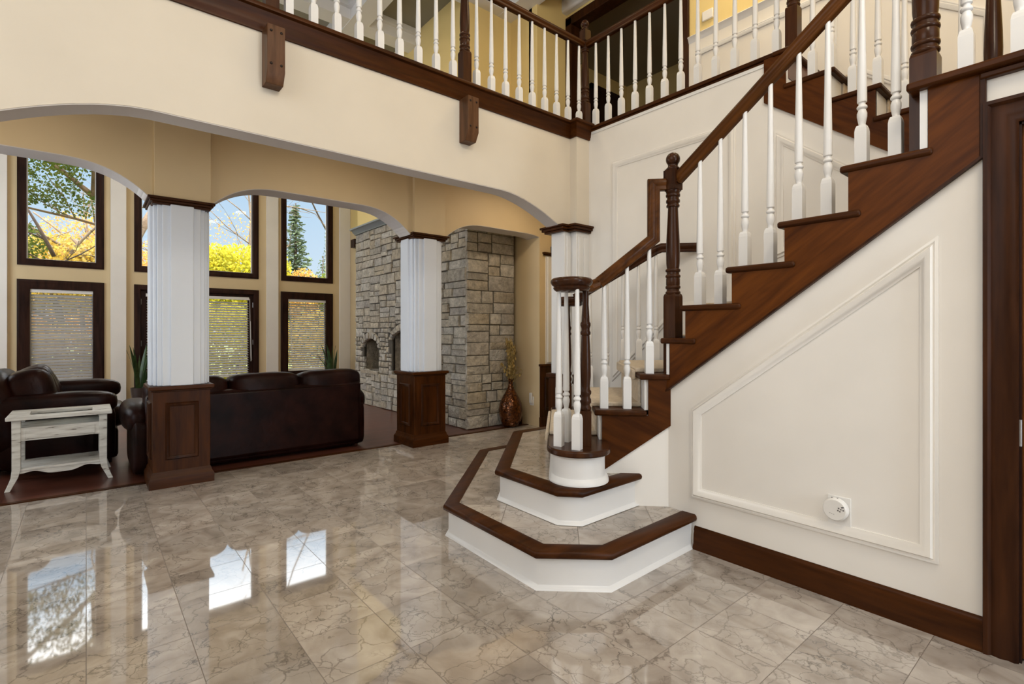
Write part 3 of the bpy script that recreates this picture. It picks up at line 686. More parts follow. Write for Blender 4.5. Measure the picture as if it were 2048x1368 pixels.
part('capital', MB().box(4.665, 5.0, YC - .01, YC + .25, 2.27, 2.29).box(4.65, 5.0, YC - .03, YC + .25, 2.29, 2.312), 'wood_x', t, .004)
p = part('pedestal', MB().box(4.60, 5.0, YC - .01, YC + .012, .0, .80).box(4.59, 5.0, YC - .03, YC + .010, 0, .13).box(4.58, 5.0, YC - .04, YC + .010, .80, .83), 'wood_z', t, .004)
part('panel_frame', MB().sweep([Vector((4.67, YC - .01, .22)), Vector((4.67, YC - .01, .66)), Vector((4.95, YC - .01, .66)), Vector((4.95, YC - .01, .22))], [(0, 0), (0, .004), (-.008, .016), (-.02, .012), (-.03, .004), (-.03, 0)], (0, -1, 0), closed=True), 'casing', p)

# ------------------------------------------------------------------ gallery edge board and brackets
bp = [(0, 0), (-.016, 0), (-.018, .018), (-.024, .026), (-.026, .050), (-.032, .085), (-.048, .108), (-.050, .118), (-.072, .124), (-.075, .138), (-.070, .150), (0, .150)]
bd = [Vector((-3.3, YW, 3.165)), Vector((3.688, YW, 3.165)), Vector((3.688, 3.448, 3.165)), Vector((W2, 3.448, 3.165))]
gb = solo('gallery_edge_board', MB().sweep([p for p in bd], [(a, b) for a, b in bp], (0, 0, 1)), 'wood_x', 'dark moulded wooden edge board capping the cream wall under the gallery railing', 'trim board')
et = solo('gallery_edge_board', MB().box(W2 - .022, W2 + .14, 1.53, 3.44, 3.262, 3.292).box(W2 - .006, W2 + .14, 1.53, 3.44, 3.245, 3.262), 'wood_y', 'thin dark nosing board above the white panelled wall between the stair flights', 'trim board', bevel=.006)
for xb, lb in ((.915, 'square dark wooden bracket with four bolts hanging near the top left of the cream wall'), (2.425, 'square dark wooden bracket with four bolts hanging below the turned gallery newel post')):
    t = thing('wooden_bracket', lb, 'bracket', (xb, 3.47, 2.83), 'wooden brackets on the gallery wall')
    part('post', MB().prism([(3.405, 3.17), (3.405, 2.885), (3.445, 2.815), (YW, 2.815), (YW, 3.17)], 'x', xb - .0525, xb + .0525), 'bracket', t, .003)
    for dx in (-.03, .03):
        for z in (3.13, 2.925):
            o = place('bolt', MB().puff((0, 0, 0), (.0085, .006, .0085), 1, nu=10, nv=6).mesh('bolt', 'iron'), (xb + dx, 3.404, z), t)

# ------------------------------------------------------------------ balusters and newels
BAL = {}
def baluster_mesh(h):
    k = round(h, 2)
    if k not in BAL:
        m = MB(); b = .0245
        m.box(-b, b, -b, b, 0, .17)
        # square shoulders rounding into the turning
        vs = [(b, .17), (b * .9, .186), (b * .72, .198)]
        for (w0, z0), (w1, z1) in zip(vs, vs[1:]):
            lo = [m.bm.verts.new((sx_ * w0, sy_ * w0, z0)) for sx_, sy_ in ((-1, -1), (1, -1), (1, 1), (-1, 1))]
            hi = [m.bm.verts.new((sx_ * w1, sy_ * w1, z1)) for sx_, sy_ in ((-1, -1), (1, -1), (1, 1), (-1, 1))]
            for i in range(4): m.bm.faces.new((lo[i], lo[(i + 1) % 4], hi[(i + 1) % 4], hi[i]))
        m.lathe([(.0175, .19), (.0165, .198), (.0135, .203), (.016, .215), (.0205, .240), (.0205, .256), (.016, .270), (.0145, .274), (.020, .278), (.022, .284), (.020, .290),
                 (.0140, .297), (.0135, .304), (.0195, .308), (.0198, .316), (.0192, .40), (.0152, .62), (.0115, k - .01), (.0112, k + .03)], seg=16)
        BAL[k] = m.mesh('baluster', 'trim')
    return BAL[k]
def newel_mesh(below, sc=1.0, b=.041):
    m = MB(); K = 1.28 * b / .041
    m.box(-b, b, -b, b, -below, -.016)
    for (w0, z0), (w1, z1) in (((b, -.016), (b * .93, -.004)), ((b * .93, -.004), (b * .80, .003))):
        lo = [m.bm.verts.new((i * w0, j * w0, z0)) for i, j in ((-1, -1), (1, -1), (1, 1), (-1, 1))]
        hi = [m.bm.verts.new((i * w1, j * w1, z1)) for i, j in ((-1, -1), (1, -1), (1, 1), (-1, 1))]
        for i in range(4): m.bm.faces.new((lo[i], lo[(i + 1) % 4], hi[(i + 1) % 4], hi[i]))
        if z1 > 0: m.bm.faces.new(hi)
    pf = [(.030, -.005), (.0345, .002), (.0355, .008), (.0345, .014), (.030, .018), (.0295, .030), (.0345, .034), (.0355, .041), (.0345, .048), (.031, .051), (.0325, .060), (.0325, .092), (.031, .099),
          (.0345, .102), (.0355, .109), (.0345, .116), (.030, .120), (.0295, .134), (.0345, .138), (.0355, .145), (.0345, .152), (.0290, .157), (.0315, .19), (.0325, .25), (.031, .33), (.026, .46), (.0235, .535),
          (.030, .538), (.0315, .545), (.030, .552), (.027, .555), (.0275, .562), (.032, .566), (.033, .574), (.032, .582), (.028, .585), (.028, .598), (.033, .602), (.034, .610), (.033, .618), (.030, .621), (.034, .632), (.034, .64)]
    m.lathe([(r * K, z * sc) for r, z in pf], seg=24)
    z0, z1 = .636 * sc, .772 * sc
    m.box(-b, b, -b, b, z0 + .008, z1 - .008); m.box(-b * .86, b * .86, -b * .86, b * .86, z0, z1)
    m.lathe([(.040, z1 - .002), (.041, z1 + .006), (.034, z1 + .012), (.029, z1 + .022), (.031, z1 + .028)], seg=24)
    m.lathe([(.02, z1 + .022)] + [(.043 * math.cos(a), z1 + .062 + .043 * math.sin(a)) for a in [math.radians(d_) for d_ in range(-60, 91, 15)]], seg=20)
    return m.mesh('newel_post', 'newel')
NW = newel_mesh(.49)
RAILP = [(-.037, -.012), (-.037, .012), (-.029, .025), (-.012, .031), (.004, .027), (.013, .021), (.031, .024), (.037, .018), (.037, -.018), (.031, -.024), (.013, -.021), (.004, -.027), (-.012, -.031), (-.029, -.025)]
def rail(path, parent, mat_='rail', name='handrail'):
    P = [Vector(p) for p in path]; hv = None
    for a, b in zip(P, P[1:]):
        q = Vector((b.x - a.x, b.y - a.y, 0))
        if q.length > 1e-4: hv = q.normalized(); break
    return part(name, MB().sweep(P, RAILP, (-hv.y, hv.x, 0), smooth=False), mat_, parent, .003)
Q45 = math.radians(45)

# gallery railing
gr = thing('gallery_railing', 'gallery railing of white turned balusters and dark handrail above the cream wall', 'railing', (2.4, 3.555, ZH))
YB, XB = 3.555, 3.93
rail([(-1.2, YB, 4.185), (XB, YB, 4.185)], gr, 'wood_x'); rail([(XB, YB - .02, 4.185), (XB, 1.56, 4.185)], gr, 'wood_y')
GN = newel_mesh(.38, .96)
for x in (.922, 2.441, XB): place('newel_post', GN, (x, YB, 3.60), gr)
place('newel_post', GN, (XB, 1.545, 3.60), gr)
k = 1.0157
for x in [.789, .63, .47, .31, .15] + [1.016 + .159 * i for i in range(9)] + [2.523 + .1572 * i for i in range(9)]:
    place('baluster', baluster_mesh(.86), (x * k, YB, ZH), gr)
for i in range(12): place('baluster', baluster_mesh(.86), (XB, 3.410 - .1590 * i, ZH), gr)
part('shoe_rail', MB().box(-1.2, XB - .04, YB - .03, YB + .03, ZH - .01, ZH + .022), 'wood_x', gr, .004)

# ------------------------------------------------------------------ the lower stair
st = thing('staircase', 'lower stair flight with marble starting steps, dark treads and stringer on the white wall', 'staircase', (2.9, 2.4, 0))
def offs(path, d):
    P = [Vector((p[0], p[1], 0)) for p in path]; z = Vector((0, 0, 1)); out = []
    sd = [z.cross((b - a).normalized()) for a, b in zip(P, P[1:])]
    for i, p in enumerate(P):
        s1, s2 = sd[max(0, i - 1)], sd[min(len(sd) - 1, i)]
        out.append(p + (s1 + s2) / max(.2, 1 + s1.dot(s2)) * d)
    return [(p.x, p.y) for p in out]
def stepped(path, back, z0, z1):
    P3 = lambda z: [(x, y, z) for x, y in path]
    h = z1 - z0
    top = MB().prism(offs(path, .08) + back, 'z', z0, z1 - .003)
    s = part('marble_step', top, 'marble_step', st)
    part('nosing', MB().sweep(P3(z1), [(0, -.022), (.003, -.034), (.013, -.040), (.094, -.040), (.094, 0), (.012, 0), (.003, -.008)], (0, 0, 1)), 'wood_x', s)
    part('riser', MB().sweep(P3(z0), [(.032, 0), (.032, h - .038), (.052, h - .038), (.052, 0)], (0, 0, 1)), 'trim', s)
    part('base_moulding', MB().sweep(P3(z0), [(.012, 0), (.014, .006), (.026, .012), (.033, .022), (.033, 0)], (0, 0, 1)), 'trim', s)
stepped([(3.585, 3.73), (2.718, 3.732), (1.685, 2.689), (1.66, 1.823), (1.935, 1.572), (2.714, 1.592)], [(W1 - .002, 1.79), (2.45, 2.05), (3.86, 2.35), (3.86, 3.38), (3.63, 3.38)], 0, .195)
stepped([(3.58, 3.405), (2.850, 3.420), (1.975, 2.545), (1.969, 1.99), (2.068, 1.882), (2.612, 1.892)], [(2.47, 2.03), (3.86, 2.35), (3.86, 3.38)], .195, .390)
# bullnose starting tread: a stadium across the flight
def stadium(cu, v0, v1, r, n=18):
    a = [UV(cu + r * math.cos(math.pi * i / n), v0 - r * math.sin(math.pi * i / n)) for i in range(n + 1)]
    b = [UV(cu - r * math.cos(math.pi * i / n), v1 + r * math.sin(math.pi * i / n)) for i in range(n + 1)]
    return a + b
part('tread', MB().prism(stadium(.114, 3.023, 4.496, .185), 'z', .552, .590), 'newel', st, .010)
dr = MB().prism(stadium(.114, 3.023, 4.496, .152), 'z', .390, .555)
dpath = [(x_, y_, 0) for x_, y_ in stadium(.114, 3.023, 4.496, .152)]
dr.sweep(dpath, [(-.01, .391), (.022, .391), (.022, .402), (.013, .412), (.009, .424), (-.01, .432)], (0, 0, 1), closed=True)
dr.sweep(dpath, [(-.01, .535), (.006, .540), (.010, .548), (.010, .5535), (-.01, .5535)], (0, 0, 1), closed=True)
part('bullnose_riser', dr, 'trim', st)
# turned treads
T4 = [UV(.215, 3.154), UV(.53, 3.154), UV(.53, 4.365), UV(.215, 4.365)]
T5 = [(2.574, 1.886), (2.72, 1.742), (3.865, 1.95), (3.865, 2.30), UV(.4865, 4.365)]
T6 = [(2.686, 1.820), (2.686, 1.590), (3.865, 1.66), (3.865, 2.30)]
for n, P in ((4, T4), (5, T5), (6, T6)): part('tread', MB().prism(P, 'z', TZ[n] - .034, TZ[n]), 'wood_x', st, .010)
NOSE = {7: 1.690, 8: 1.410, 9: 1.137, 10: .857}
for n, y in NOSE.items():
    nxt = NOSE.get(n + 1, .600)
    part('tread', MB().box(W1 - .031, W2, nxt - .085, y, TZ[n] - .034, TZ[n]), 'wood_y', st, .012)
rz = dict(TZ); rz[3] = .590
for n, u in ((4, .245), (5, .520)):
    part('riser', MB().prism([UV(u, 3.185), UV(u + .02, 3.185), UV(u + .02, 4.335), UV(u, 4.335)], 'z', TZ[n - 1], TZ[n] - .034), 'trim', st)
part('riser', MB().prism([(2.70, 1.785), (2.70, 1.765), (3.865, 2.24), (3.865, 2.26)], 'z', TZ[5], TZ[6] - .034), 'trim', st)
part('riser', MB().box(W1 - .016, W2, 1.635, 1.655, TZ[6], TZ[7] - .034), 'trim', st)
for n in (8, 9, 10): part('riser', MB().box(W1 - .016, W2, NOSE[n] - .055, NOSE[n] - .037, TZ[n - 1], TZ[n] - .034), 'trim', st)
part('riser', MB().box(W1 - .016, W2, .534, .560, TZ[10], ZL - .034), 'trim', st)
def uvprism(poly, v0, v1):
    m = MB(); lo = [m.bm.verts.new((*UV(u, v0), z)) for u, z in poly]; hi = [m.bm.verts.new((*UV(u, v1), z)) for u, z in poly]
    m.bm.faces.new(lo[::-1]); m.bm.faces.new(hi)
    for i in range(len(poly)): m.bm.faces.new((lo[i], lo[(i + 1) % len(poly)], hi[(i + 1) % len(poly)], hi[i]))
    return m
s45 = [(.262, .741), (.540, .741), (.540, .961), (.672, .961), (.672, .685), (.245, .388), (.245, .59), (.262, .59)]
part('stringer', uvprism(s45, 3.168, 3.19), 'wood_d45', st)
part('stringer', uvprism([(.262, .741), (.540, .741), (.540, .961), (1.05, .961), (1.05, .685), (.245, .388)], 4.33, 4.352), 'wood_d45', st)
sp = [(1.790, .890), (1.790, .961), (1.760, .961), (1.760, 1.181), (1.657, 1.181), (1.657, 1.374), (1.376, 1.374), (1.376, 1.572), (1.103, 1.572), (1.103, 1.774), (.823, 1.774), (.823, 1.986), (.532, 1.986), (.532, 2.266), (.362, 2.266), (.362, 1.935)]
part('stringer', MB().prism(sp, 'x', W1 - .018, W1 + .004), 'wood_dn', st)
part('stringer_edge', MB().sweep([(W1, 1.789, .889), (W1, .362, 1.934)], [(0, 0), (0, .024), (.010, .024), (.014, 0)], (-1, 0, 0)), 'casing', st)
part('stringer_end', MB().box(W1 - .024, W1, .352, .372, 1.93, 2.266), 'casing', st, .003)
# landing
part('landing_tread', MB().box(W1 - .055, W3 - .02, -1.19, .600, ZL - .036, ZL), 'wood_y', st, .010)
part('landing_moulding', MB().box(W1 - .030, W1 + .02, -1.19, .372, ZL - .062, ZL - .036), 'wood_y', st, .006)
part('landing_fascia', MB().box(W1 + .10, W3 - .02, -1.19, .56, ZL - .2, ZL - .036), 'white_wall', st)
# runner: one continuous carpet strip
rn = MB()
def strip(pts_lo, pts_hi):
    th = .016
    for (a, b) in zip(zip(pts_lo, pts_hi), list(zip(pts_lo, pts_hi))[1:]): pass
ca = MB(); V0, V1 = 3.31, 4.20
def cslab(poly, z0, z1): ca.prism(poly, 'z', z0, z1)
cslab([UV(-.062, V0), UV(.245, V0), UV(.245, V1), UV(-.062, V1)], .590, .620)
cslab([UV(-.088, V0), UV(-.066, V0), UV(-.066, V1), UV(-.088, V1)], .545, .608)
for n, u0, u1 in ((4, .215, .52), ):
    cslab([UV(u0 - .006, V0), UV(u1, V0), UV(u1, V1), UV(u0 - .006, V1)], TZ[n], TZ[n] + .030)
    cslab([UV(u0 - .024, V0), UV(u0 - .002, V0), UV(u0 - .002, V1), UV(u0 - .024, V1)], TZ[n] - .048, TZ[n] + .018)
    cslab([UV(u0 + .012, V0), UV(u0 + .030, V0), UV(u0 + .030, V1), UV(u0 + .012, V1)], TZ[n - 1] + .02, TZ[n] - .03)
cslab([UV(.480, V0), UV(.70, V0), (3.60, 2.02), (3.60, 2.42), UV(.480, V1)], TZ[5], TZ[5] + .030)
cslab([UV(.462, V0), UV(.484, V0), UV(.484, V1), UV(.462, V1)], TZ[5] - .048, TZ[5] + .018)
cslab([UV(.500, V0), UV(.518, V0), UV(.518, V1), UV(.500, V1)], TZ[4] + .02, TZ[5] - .03)
cslab([(2.92, 1.925), (2.92, 1.66), (3.66, 1.66), (3.66, 2.215)], TZ[6], TZ[6] + .020)
for n, y in NOSE.items():
    nxt = NOSE.get(n + 1, .600)
    ca.box(2.91, 3.67, nxt - .035, y + .006, TZ[n], TZ[n] + .020).box(2.91, 3.67, y, y + .020, TZ[n] - .045, TZ[n] + .016)
    ca.box(2.91, 3.67, y - .037, y - .020, TZ[n - 1] + .018, TZ[n] - .03)
solo('stair_runner', ca, 'carpet', 'cream carpet runner laid over the dark treads of the lower stair', 'carpet', bevel=.009)

# railing on the foyer side
lr = thing('stair_railing', 'foyer side stair railing with round volute, ball topped newel and white balusters', 'railing', (2.6, 1.9, .59))
RV = 3.253
def starting_newel(c, parent, ztop):
    m = MB(); m.box(-.032, .032, -.032, .032, 0, .205)
    L = ztop - .59
    m.lathe([(.026, .20), (.033, .212), (.034, .222), (.028, .230), (.026, .240), (.033, .252), (.033, .268), (.027, .280), (.027, .292), (.034, .304), (.034, .316), (.027, .326), (.026, .345), (.031, .40),
             (.030, .50), (.024, .64), (.0225, L - .27), (.029, L - .262), (.030, L - .250), (.025, L - .240), (.025, L - .225), (.030, L - .212), (.030, L - .198), (.024, L - .188), (.023, L - .16), (.018, L - .09), (.017, L + .01)], seg=18)
    me = m.mesh('newel_post', 'newel')
    return place('newel_post', me, (c[0], c[1], .59), parent, Q45)
def volute(c, parent, z, r=.122):
    pf = [(0, -.062), (r * .72, -.062), (r * .84, -.052), (r * .88, -.042), (r * .84, -.034), (r * .93, -.026), (r, -.012), (r, .0), (r * .92, .012), (r * .80, .016), (0, .016)]
    return part('volute', MB().lathe([(max(.001, a), b) for a, b in pf], (c[0], c[1], z), 36), 'newel', parent)
def lat(depth, px):     # ground point at a depth along the view axis; used once to lay out the volute circle
    s = (px - 1024) / 1024 * depth; return (.6394 * depth + .7688 * s, .7688 * depth - .6394 * s)
VC = (2.166, 2.063)
N1 = (2.243, 2.025)
volute(VC, lr, 1.548); starting_newel(N1, lr, 1.50)
for x, y in ((2.116, 2.116), (2.129, 1.985), (2.233, 2.172)): place('baluster', baluster_mesh(.91), (x, y, .59), lr, .4)
for u in (.281, .423):
    x, y = UV(u, RV); place('baluster', baluster_mesh(round((1.545 + .80 * (u - .225)) - .03 - TZ[4], 2)), (x, y, TZ[4]), lr, Q45)
x, y = UV(.559, RV); place('baluster', baluster_mesh(.80), (x, y, TZ[5]), lr, Q45)
pth = [Vector((VC[0] + .09, VC[1] + .045, 1.530)), Vector((*UV(.19, RV - .02), 1.532)), Vector((*UV(.25, RV), 1.560)), Vector((*UV(.585, RV), 1.830)), Vector((*UV(.585, RV), 2.165)), Vector((*UV(.66, RV), 2.165))]
hn = Vector((1, -1, 0)).normalized()
part('handrail', MB().sweep(pth[2:], RAILP, (-hn.y, hn.x, 0)), 'rail', lr, .003)
part('handrail', MB().sweep(pth[:3], [(b, a) for a, b in RAILP], (0, 0, 1)), 'rail', lr, .003)
place('newel_post', NW, (2.798, 1.803, 1.487), lr)
zr_ = lambda y: 2.185 + .745 * (1.783 - y)
rail([(2.80, 1.775, zr_(1.775)), (2.80, .59, zr_(.59))], lr, 'rail')
def slot(y, n): place('baluster', baluster_mesh(zr_(y) - .04 - TZ[n]), (2.80, y, TZ[n]), lr)
for n, ys in ((7, (1.622, 1.495)), (8, (1.352, 1.215)), (9, (1.074, .941)), (10, (.797, .666))):
    for y in ys: slot(y, n)
place('newel_post', newel_mesh(.455, 1.0, .047), (2.80, .561, 2.455), lr)
for y in (.426, .268, .11, -.05, -.21): place('baluster', baluster_mesh(.93), (2.80, y, ZL), lr)
rail([(2.80, .55, 3.25), (2.80, -1.19, 3.25)], lr, 'wood_y')

# railing on the wall side of the turned steps
fr_ = thing('stair_railing', 'short wall side railing with volute that ends against the white panelled wall', 'railing', (3.4, 2.7, .59))
FV = 4.313
def mir(p):
    u, v = (p[0] - p[1]) / R2, (p[0] + p[1]) / R2; return UV(u, 7.519 - v)
FC = (3.20, 3.06); volute(FC, fr_, 1.535, .118); starting_newel(UV(.075, 4.40), fr_, 1.49)
for p in ((2.116, 2.116), (2.129, 1.985)): place('baluster', baluster_mesh(.90), (*mir(p), .59), fr_, .4)
for u in (.257, .397): place('baluster', baluster_mesh(1.575 + .58 * (u - .16) - .04 - TZ[4]), (*UV(u, FV), TZ[4]), fr_, Q45)
for u in (.53, .655, .796): place('baluster', baluster_mesh(1.575 + .58 * (u - .16) - .04 - TZ[5]), (*UV(u, FV), TZ[5]), fr_, Q45)
ph = [Vector((*UV(.13, FV + .02), 1.535)), Vector((*UV(.16, FV), 1.55)), Vector((*UV(.79, FV), 1.925)), Vector((*UV(.84, FV), 1.945)), Vector((3.862, 2.238, 1.945))]
part('handrail', MB().sweep(ph, RAILP, (-hn.y, hn.x, 0)), 'casing', fr_, .003)

# ------------------------------------------------------------------ the upper stair
us = thing('staircase', 'upper stair flight with dark stringer climbing from the landing to the gallery', 'staircase', (4.4, 1.0, ZL))
UN = [(.460, 2.455), (.725, 2.620), (.988, 2.825), (1.250, 3.030), (1.530, ZH)]
for i, (y, z) in enumerate(UN):
    y2 = UN[i + 1][0] + .05 if i < 4 else 1.66
    part('tread', MB().box(W2 - .034, W3 - .02, y, y2, z - .034, z), 'wood_y', us, .011)
    zp = UN[i - 1][1] if i else ZL
    part('riser', MB().box(W2 - .010, W3 - .02, y + .035, y + .052, zp, z - .034), 'trim', us)
zz = [(1.72, 3.262), (1.567, 3.262)]
for y, z in UN[::-1][1:]:
    yr = UN[UN.index((y, z)) + 1][0] + .035
    zz += [(yr, z - .034), (y + .035, z - .034)]
zz += [(.495, ZL - .03), (.40, ZL - .19), (.60, 2.115), (.92, 2.353), (1.72, 2.945)]
part('stringer', MB().prism(zz, 'x', W2 - .018, W2 + .004), 'wood_up', us)
part('stringer', MB().prism([(1.75, 3.45), (1.75, 3.28), (.30, 2.20), (.30, 2.42)], 'x', W3 - .04, W3 - .014), 'wood_up', us)
cb2 = MB()
for i, (y, z) in enumerate(UN[:4]): cb2.box(4.08, 4.84, y - .006, UN[i + 1][0] + .03, z, z + .02).box(4.08, 4.84, y - .02, y, z - .045, z + .016).box(4.08, 4.84, y + .02, y + .035, (UN[i - 1][1] if i else ZL) + .02, z - .03)
solo('stair_runner', cb2, 'carpet', 'cream carpet runner on the treads of the upper stair flight', 'carpet', bevel=.008)
ur = thing('stair_railing', 'upper flight railing of white balusters seen behind the main handrail', 'railing', (XB, 1.0, ZL))
zu = lambda y: 4.10 + .76 * (y - 1.50)
rail([(XB, 1.53, zu(1.53)), (XB, .50, zu(.50))], ur, 'rail')
for y, z in ((1.417, 3.03), (1.300, 3.03), (1.17, 2.825), (1.03, 2.825), (.89, 2.62), (.76, 2.62), (.62, 2.455)):
    place('baluster', baluster_mesh(zu(y) - .04 - z), (XB, y, z), ur)
place('newel_post', newel_mesh(.25, 1.15), (XB, .484, 2.55), ur)

# ------------------------------------------------------------------ stone fireplace
FX, FY0, FY1, FZ = 3.760, 5.415, 8.945, 3.0
fp = thing('fireplace', 'tall stone fireplace with arched niche and firebox, behind the second fluted column', 'fireplace', (4.1, 7.2, 0))
NI = (8.02, 8.60, .60, .98, .155); FB = (6.30, 7.51, .58, 1.12, .17)
def in_open(y, z, grow=0.0):
    for a, b, z0, zs, rise in (NI, FB):
        if a - grow < y < b + grow and z > z0 - grow * .2:
            c, h = (a + b) / 2, (b - a) / 2 + grow
            if z < zs + (rise + grow) * math.sqrt(max(0, 1 - ((y - c) / h) ** 2)): return True
    return False
def ashlar(u0, u1, z0, z1, rng, out, big=1.0):
    w_, h_ = u1 - u0, z1 - z0
    if w_ < .46 * big and h_ < .175 * big and (w_ < .30 * big or h_ < .11 * big or rng.random() < .45): out.append((u0, u1, z0, z1)); return
    if w_ / h_ > 2.6 or (w_ > h_ * 1.5 and rng.random() < .45):
        c = u0 + w_ * rng.uniform(.36, .64); ashlar(u0, c, z0, z1, rng, out, big); ashlar(c, u1, z0, z1, rng, out, big)
    else:
        c = z0 + h_ * rng.uniform(.36, .64); ashlar(u0, u1, z0, c, rng, out, big); ashlar(u0, u1, c, z1, rng, out, big)
def block(mb, P, quad, n, proud, rng, gap=.0055):
    """quad: 4 (u, z) corners; P maps (u, z) to the wall; n outward"""
    cx_ = sum(q[0] for q in quad) / 4; cz_ = sum(q[1] for q in quad) / 4
    def shrink(q, g):
        d = Vector((q[0] - cx_, q[1] - cz_)); l = d.length; d = d * max(.2, (l - g * 1.4) / l); return (cx_ + d.x, cz_ + d.y)
    back = [mb.bm.verts.new(P(*shrink(q, gap)) - n * .03) for q in quad]
    mid = [mb.bm.verts.new(P(*shrink(q, gap + rng.uniform(0, .003))) + n * (proud * .35 + rng.uniform(-.003, .003))) for q in quad]
    fr = [mb.bm.verts.new(P(*shrink(q, gap + .012)) + n * (proud + rng.uniform(-.005, .005))) for q in quad]
    mb.bm.faces.new(fr)
    for A, B in ((back, mid), (mid, fr)):
        for i in range(4): mb.bm.faces.new((A[i], A[(i + 1) % 4], B[(i + 1) % 4], B[i]))
rng = random.Random(11)
fm = MB(); P1 = lambda u, z: Vector((FX, u, z)); n1 = Vector((-1, 0, 0))
rects = []
for r0, r1 in ((0, .56), (.56, 1.32), (1.32, 2.2), (2.2, FZ)): ashlar(FY0, FY1, r0, r1, rng, rects)
for a, b, c, e in rects:
    pts = [(a, c), (b, c), (b, e), (a, e)]
    corners = [in_open(y, z, .135 if z > (NI[3] - .02) else 0.0) for y, z in pts + [((a + b) / 2, (c + e) / 2)]]
    if all(corners): continue
    if any(corners):
        # cut the block down into small stones that stop at the opening
        nu, nz = max(1, round((b - a) / .09)), max(1, round((e - c) / .075))
        for i in range(nu):
            for j in range(nz):
                y0, y1, z0, z1 = a + (b - a) * i / nu, a + (b - a) * (i + 1) / nu, c + (e - c) * j / nz, c + (e - c) * (j + 1) / nz
                ym, zm = (y0 + y1) / 2, (z0 + z1) / 2
                if in_open(ym, zm, .125 if zm > NI[3] - .02 else .0): continue
                block(fm, P1, [(y0, z0), (y1, z0), (y1, z1), (y0, z1)], n1, rng.uniform(.006, .022), rng)
        continue
    block(fm, P1, pts, n1, rng.uniform(.006, .032), rng)
# arch stones
for a, b, z0, zs, rise in (NI, FB):
    c, h = (a + b) / 2, (b - a) / 2; n_ = 9 if h < .4 else 15
    for i in range(n_):
        t0, t1 = math.pi * i / n_, math.pi * (i + 1) / n_
        q = [(c + h * math.cos(t0), zs + rise * math.sin(t0)), (c + h * math.cos(t1), zs + rise * math.sin(t1)),
             (c + (h + .10) * math.cos(t1), zs + (rise + .13) * math.sin(t1)), (c + (h + .10) * math.cos(t0), zs + (rise + .13) * math.sin(t0))]
        if i == n_ // 2: q[2] = (q[2][0], q[2][1] + .05); q[3] = (q[3][0], q[3][1] + .05)
        block(fm, P1, q, n1, rng.uniform(.015, .03), rng, .004)
part('stone_face', fm, 'stone', fp)
f2 = MB(); P2 = lambda u, z: Vector((u, FY0, z)); n2 = Vector((0, -1, 0)); rects = []
for r0, r1 in ((0, .7), (.7, 1.5), (1.5, 2.3), (2.3, FZ)): ashlar(FX - .02, 4.54, r0, r1, rng, rects, 1.25)
for a, b, c, e in rects: block(f2, P2, [(a, c), (b, c), (b, e), (a, e)], n2, rng.uniform(.004, .022), rng)
part('stone_return', f2, 'stone', fp)
bk = MB()
ys = [FY0 + .004, FB[0], FB[1], NI[0], NI[1], FY1]
for a, b, o_ in ((ys[0], ys[1], None), (ys[1], ys[2], FB), (ys[2], ys[3], None), (ys[3], ys[4], NI), (ys[4], ys[5], None)):
    if o_ is None: bk.box(FX + .004, FX + .05, a, b, 0, FZ)
    else: bk.box(FX + .004, FX + .05, a, b, 0, o_[2]).box(FX + .004, FX + .05, a, b, o_[3] + o_[4], FZ)
bk.box(FX + .05, 4.545, FY0 + .004, FY0 + .05, 0, FZ)
part('mortar_bed', bk, 'mortar', fp)
for nm, (a, b, z0, zs, rise), mt in (('niche', NI, 'stone'), ('firebox', FB, 'stone')):
    q = MB().box(FX + .03, FX + .40, a - .03, a, z0 - .03, zs + rise).box(FX + .03, FX + .40, b, b + .03, z0 - .03, zs + rise).box(FX - .04, FX + .40, a - .06, b + .06, z0 - .06, z0)
    o = part(nm, q, mt, fp, .004)
    part('back_panel', MB().box(FX + .40, FX + .43, a - .03, b + .03, z0 - .03, zs + rise + .05).box(FX + .05, FX + .43, a - .03, b + .03, zs + rise, zs + rise + .03), 'soot', o)
part('mantel_cap', MB().sweep([Vector((4.545, FY0, FZ)), Vector((FX, FY0, FZ)), Vector((FX, FY1, FZ))], [(.03, 0), (-.03, 0), (-.035, .02), (-.06, .035), (-.075, .06), (-.10, .07), (-.12, .075), (-.12, .10), (.03, .11)], (0, 0, -1)) if False else
     MB().sweep([Vector((4.545, FY0, FZ)), Vector((FX, FY0, FZ)), Vector((FX, FY1, FZ))], [(-.03, 0), (.03, 0), (.035, .02), (.06, .035), (.075, .06), (.10, .07), (.12, .075), (.12, .10), (-.03, .11)], (0, 0, -1) if False else (0, 0, 1)), 'mantel', fp, 0)
struct('wall_chimney', MB().box(FX + .03, 4.56, FY0 + .02, FY1, FZ + .05, ZC), 'yellow')
solo('shelf_bracket', MB().box(4.47, 4.60, 10.72, 10.92, 3.10, 3.28), 'win_wood', 'small dark wooden block on the beige wall left of the fireplace mantel', 'bracket', bevel=.004)

# ------------------------------------------------------------------ leather seating
so = thing('sofa', 'dark brown leather sofa seen from behind, standing between the two fluted columns', 'sofa', (1.37, 5.8, 0))
part('back', MB().box(.39, 2.325, 5.365, 5.58, .05, .715), 'leather', so, .045)
for i, x in enumerate((.72, 1.365, 2.01)):
    part('back_cushion', MB().puff((x, 5.555, .695), (.333, .18, .150), .50, wob=.06, seed=i, freq=5, rot=Matrix.Rotation(math.radians(-8), 3, 'X')), 'leather', so)
for i, x in enumerate((.72, 1.365, 2.01)): part('seat_cushion', MB().puff((x, 5.98, .40), (.325, .36, .12), .5, wob=.05, seed=i + 5), 'leather', so)
for s_, x in ((-1, .365), (1, 2.315)):
    a = MB().puff((x, 5.86, .50), (.135, .46, .135), .75, wob=.05, seed=9 + s_).puff((x - s_ * .02, 5.84, .26), (.085, .46, .25), .3)
    part('arm', a, 'leather', so)
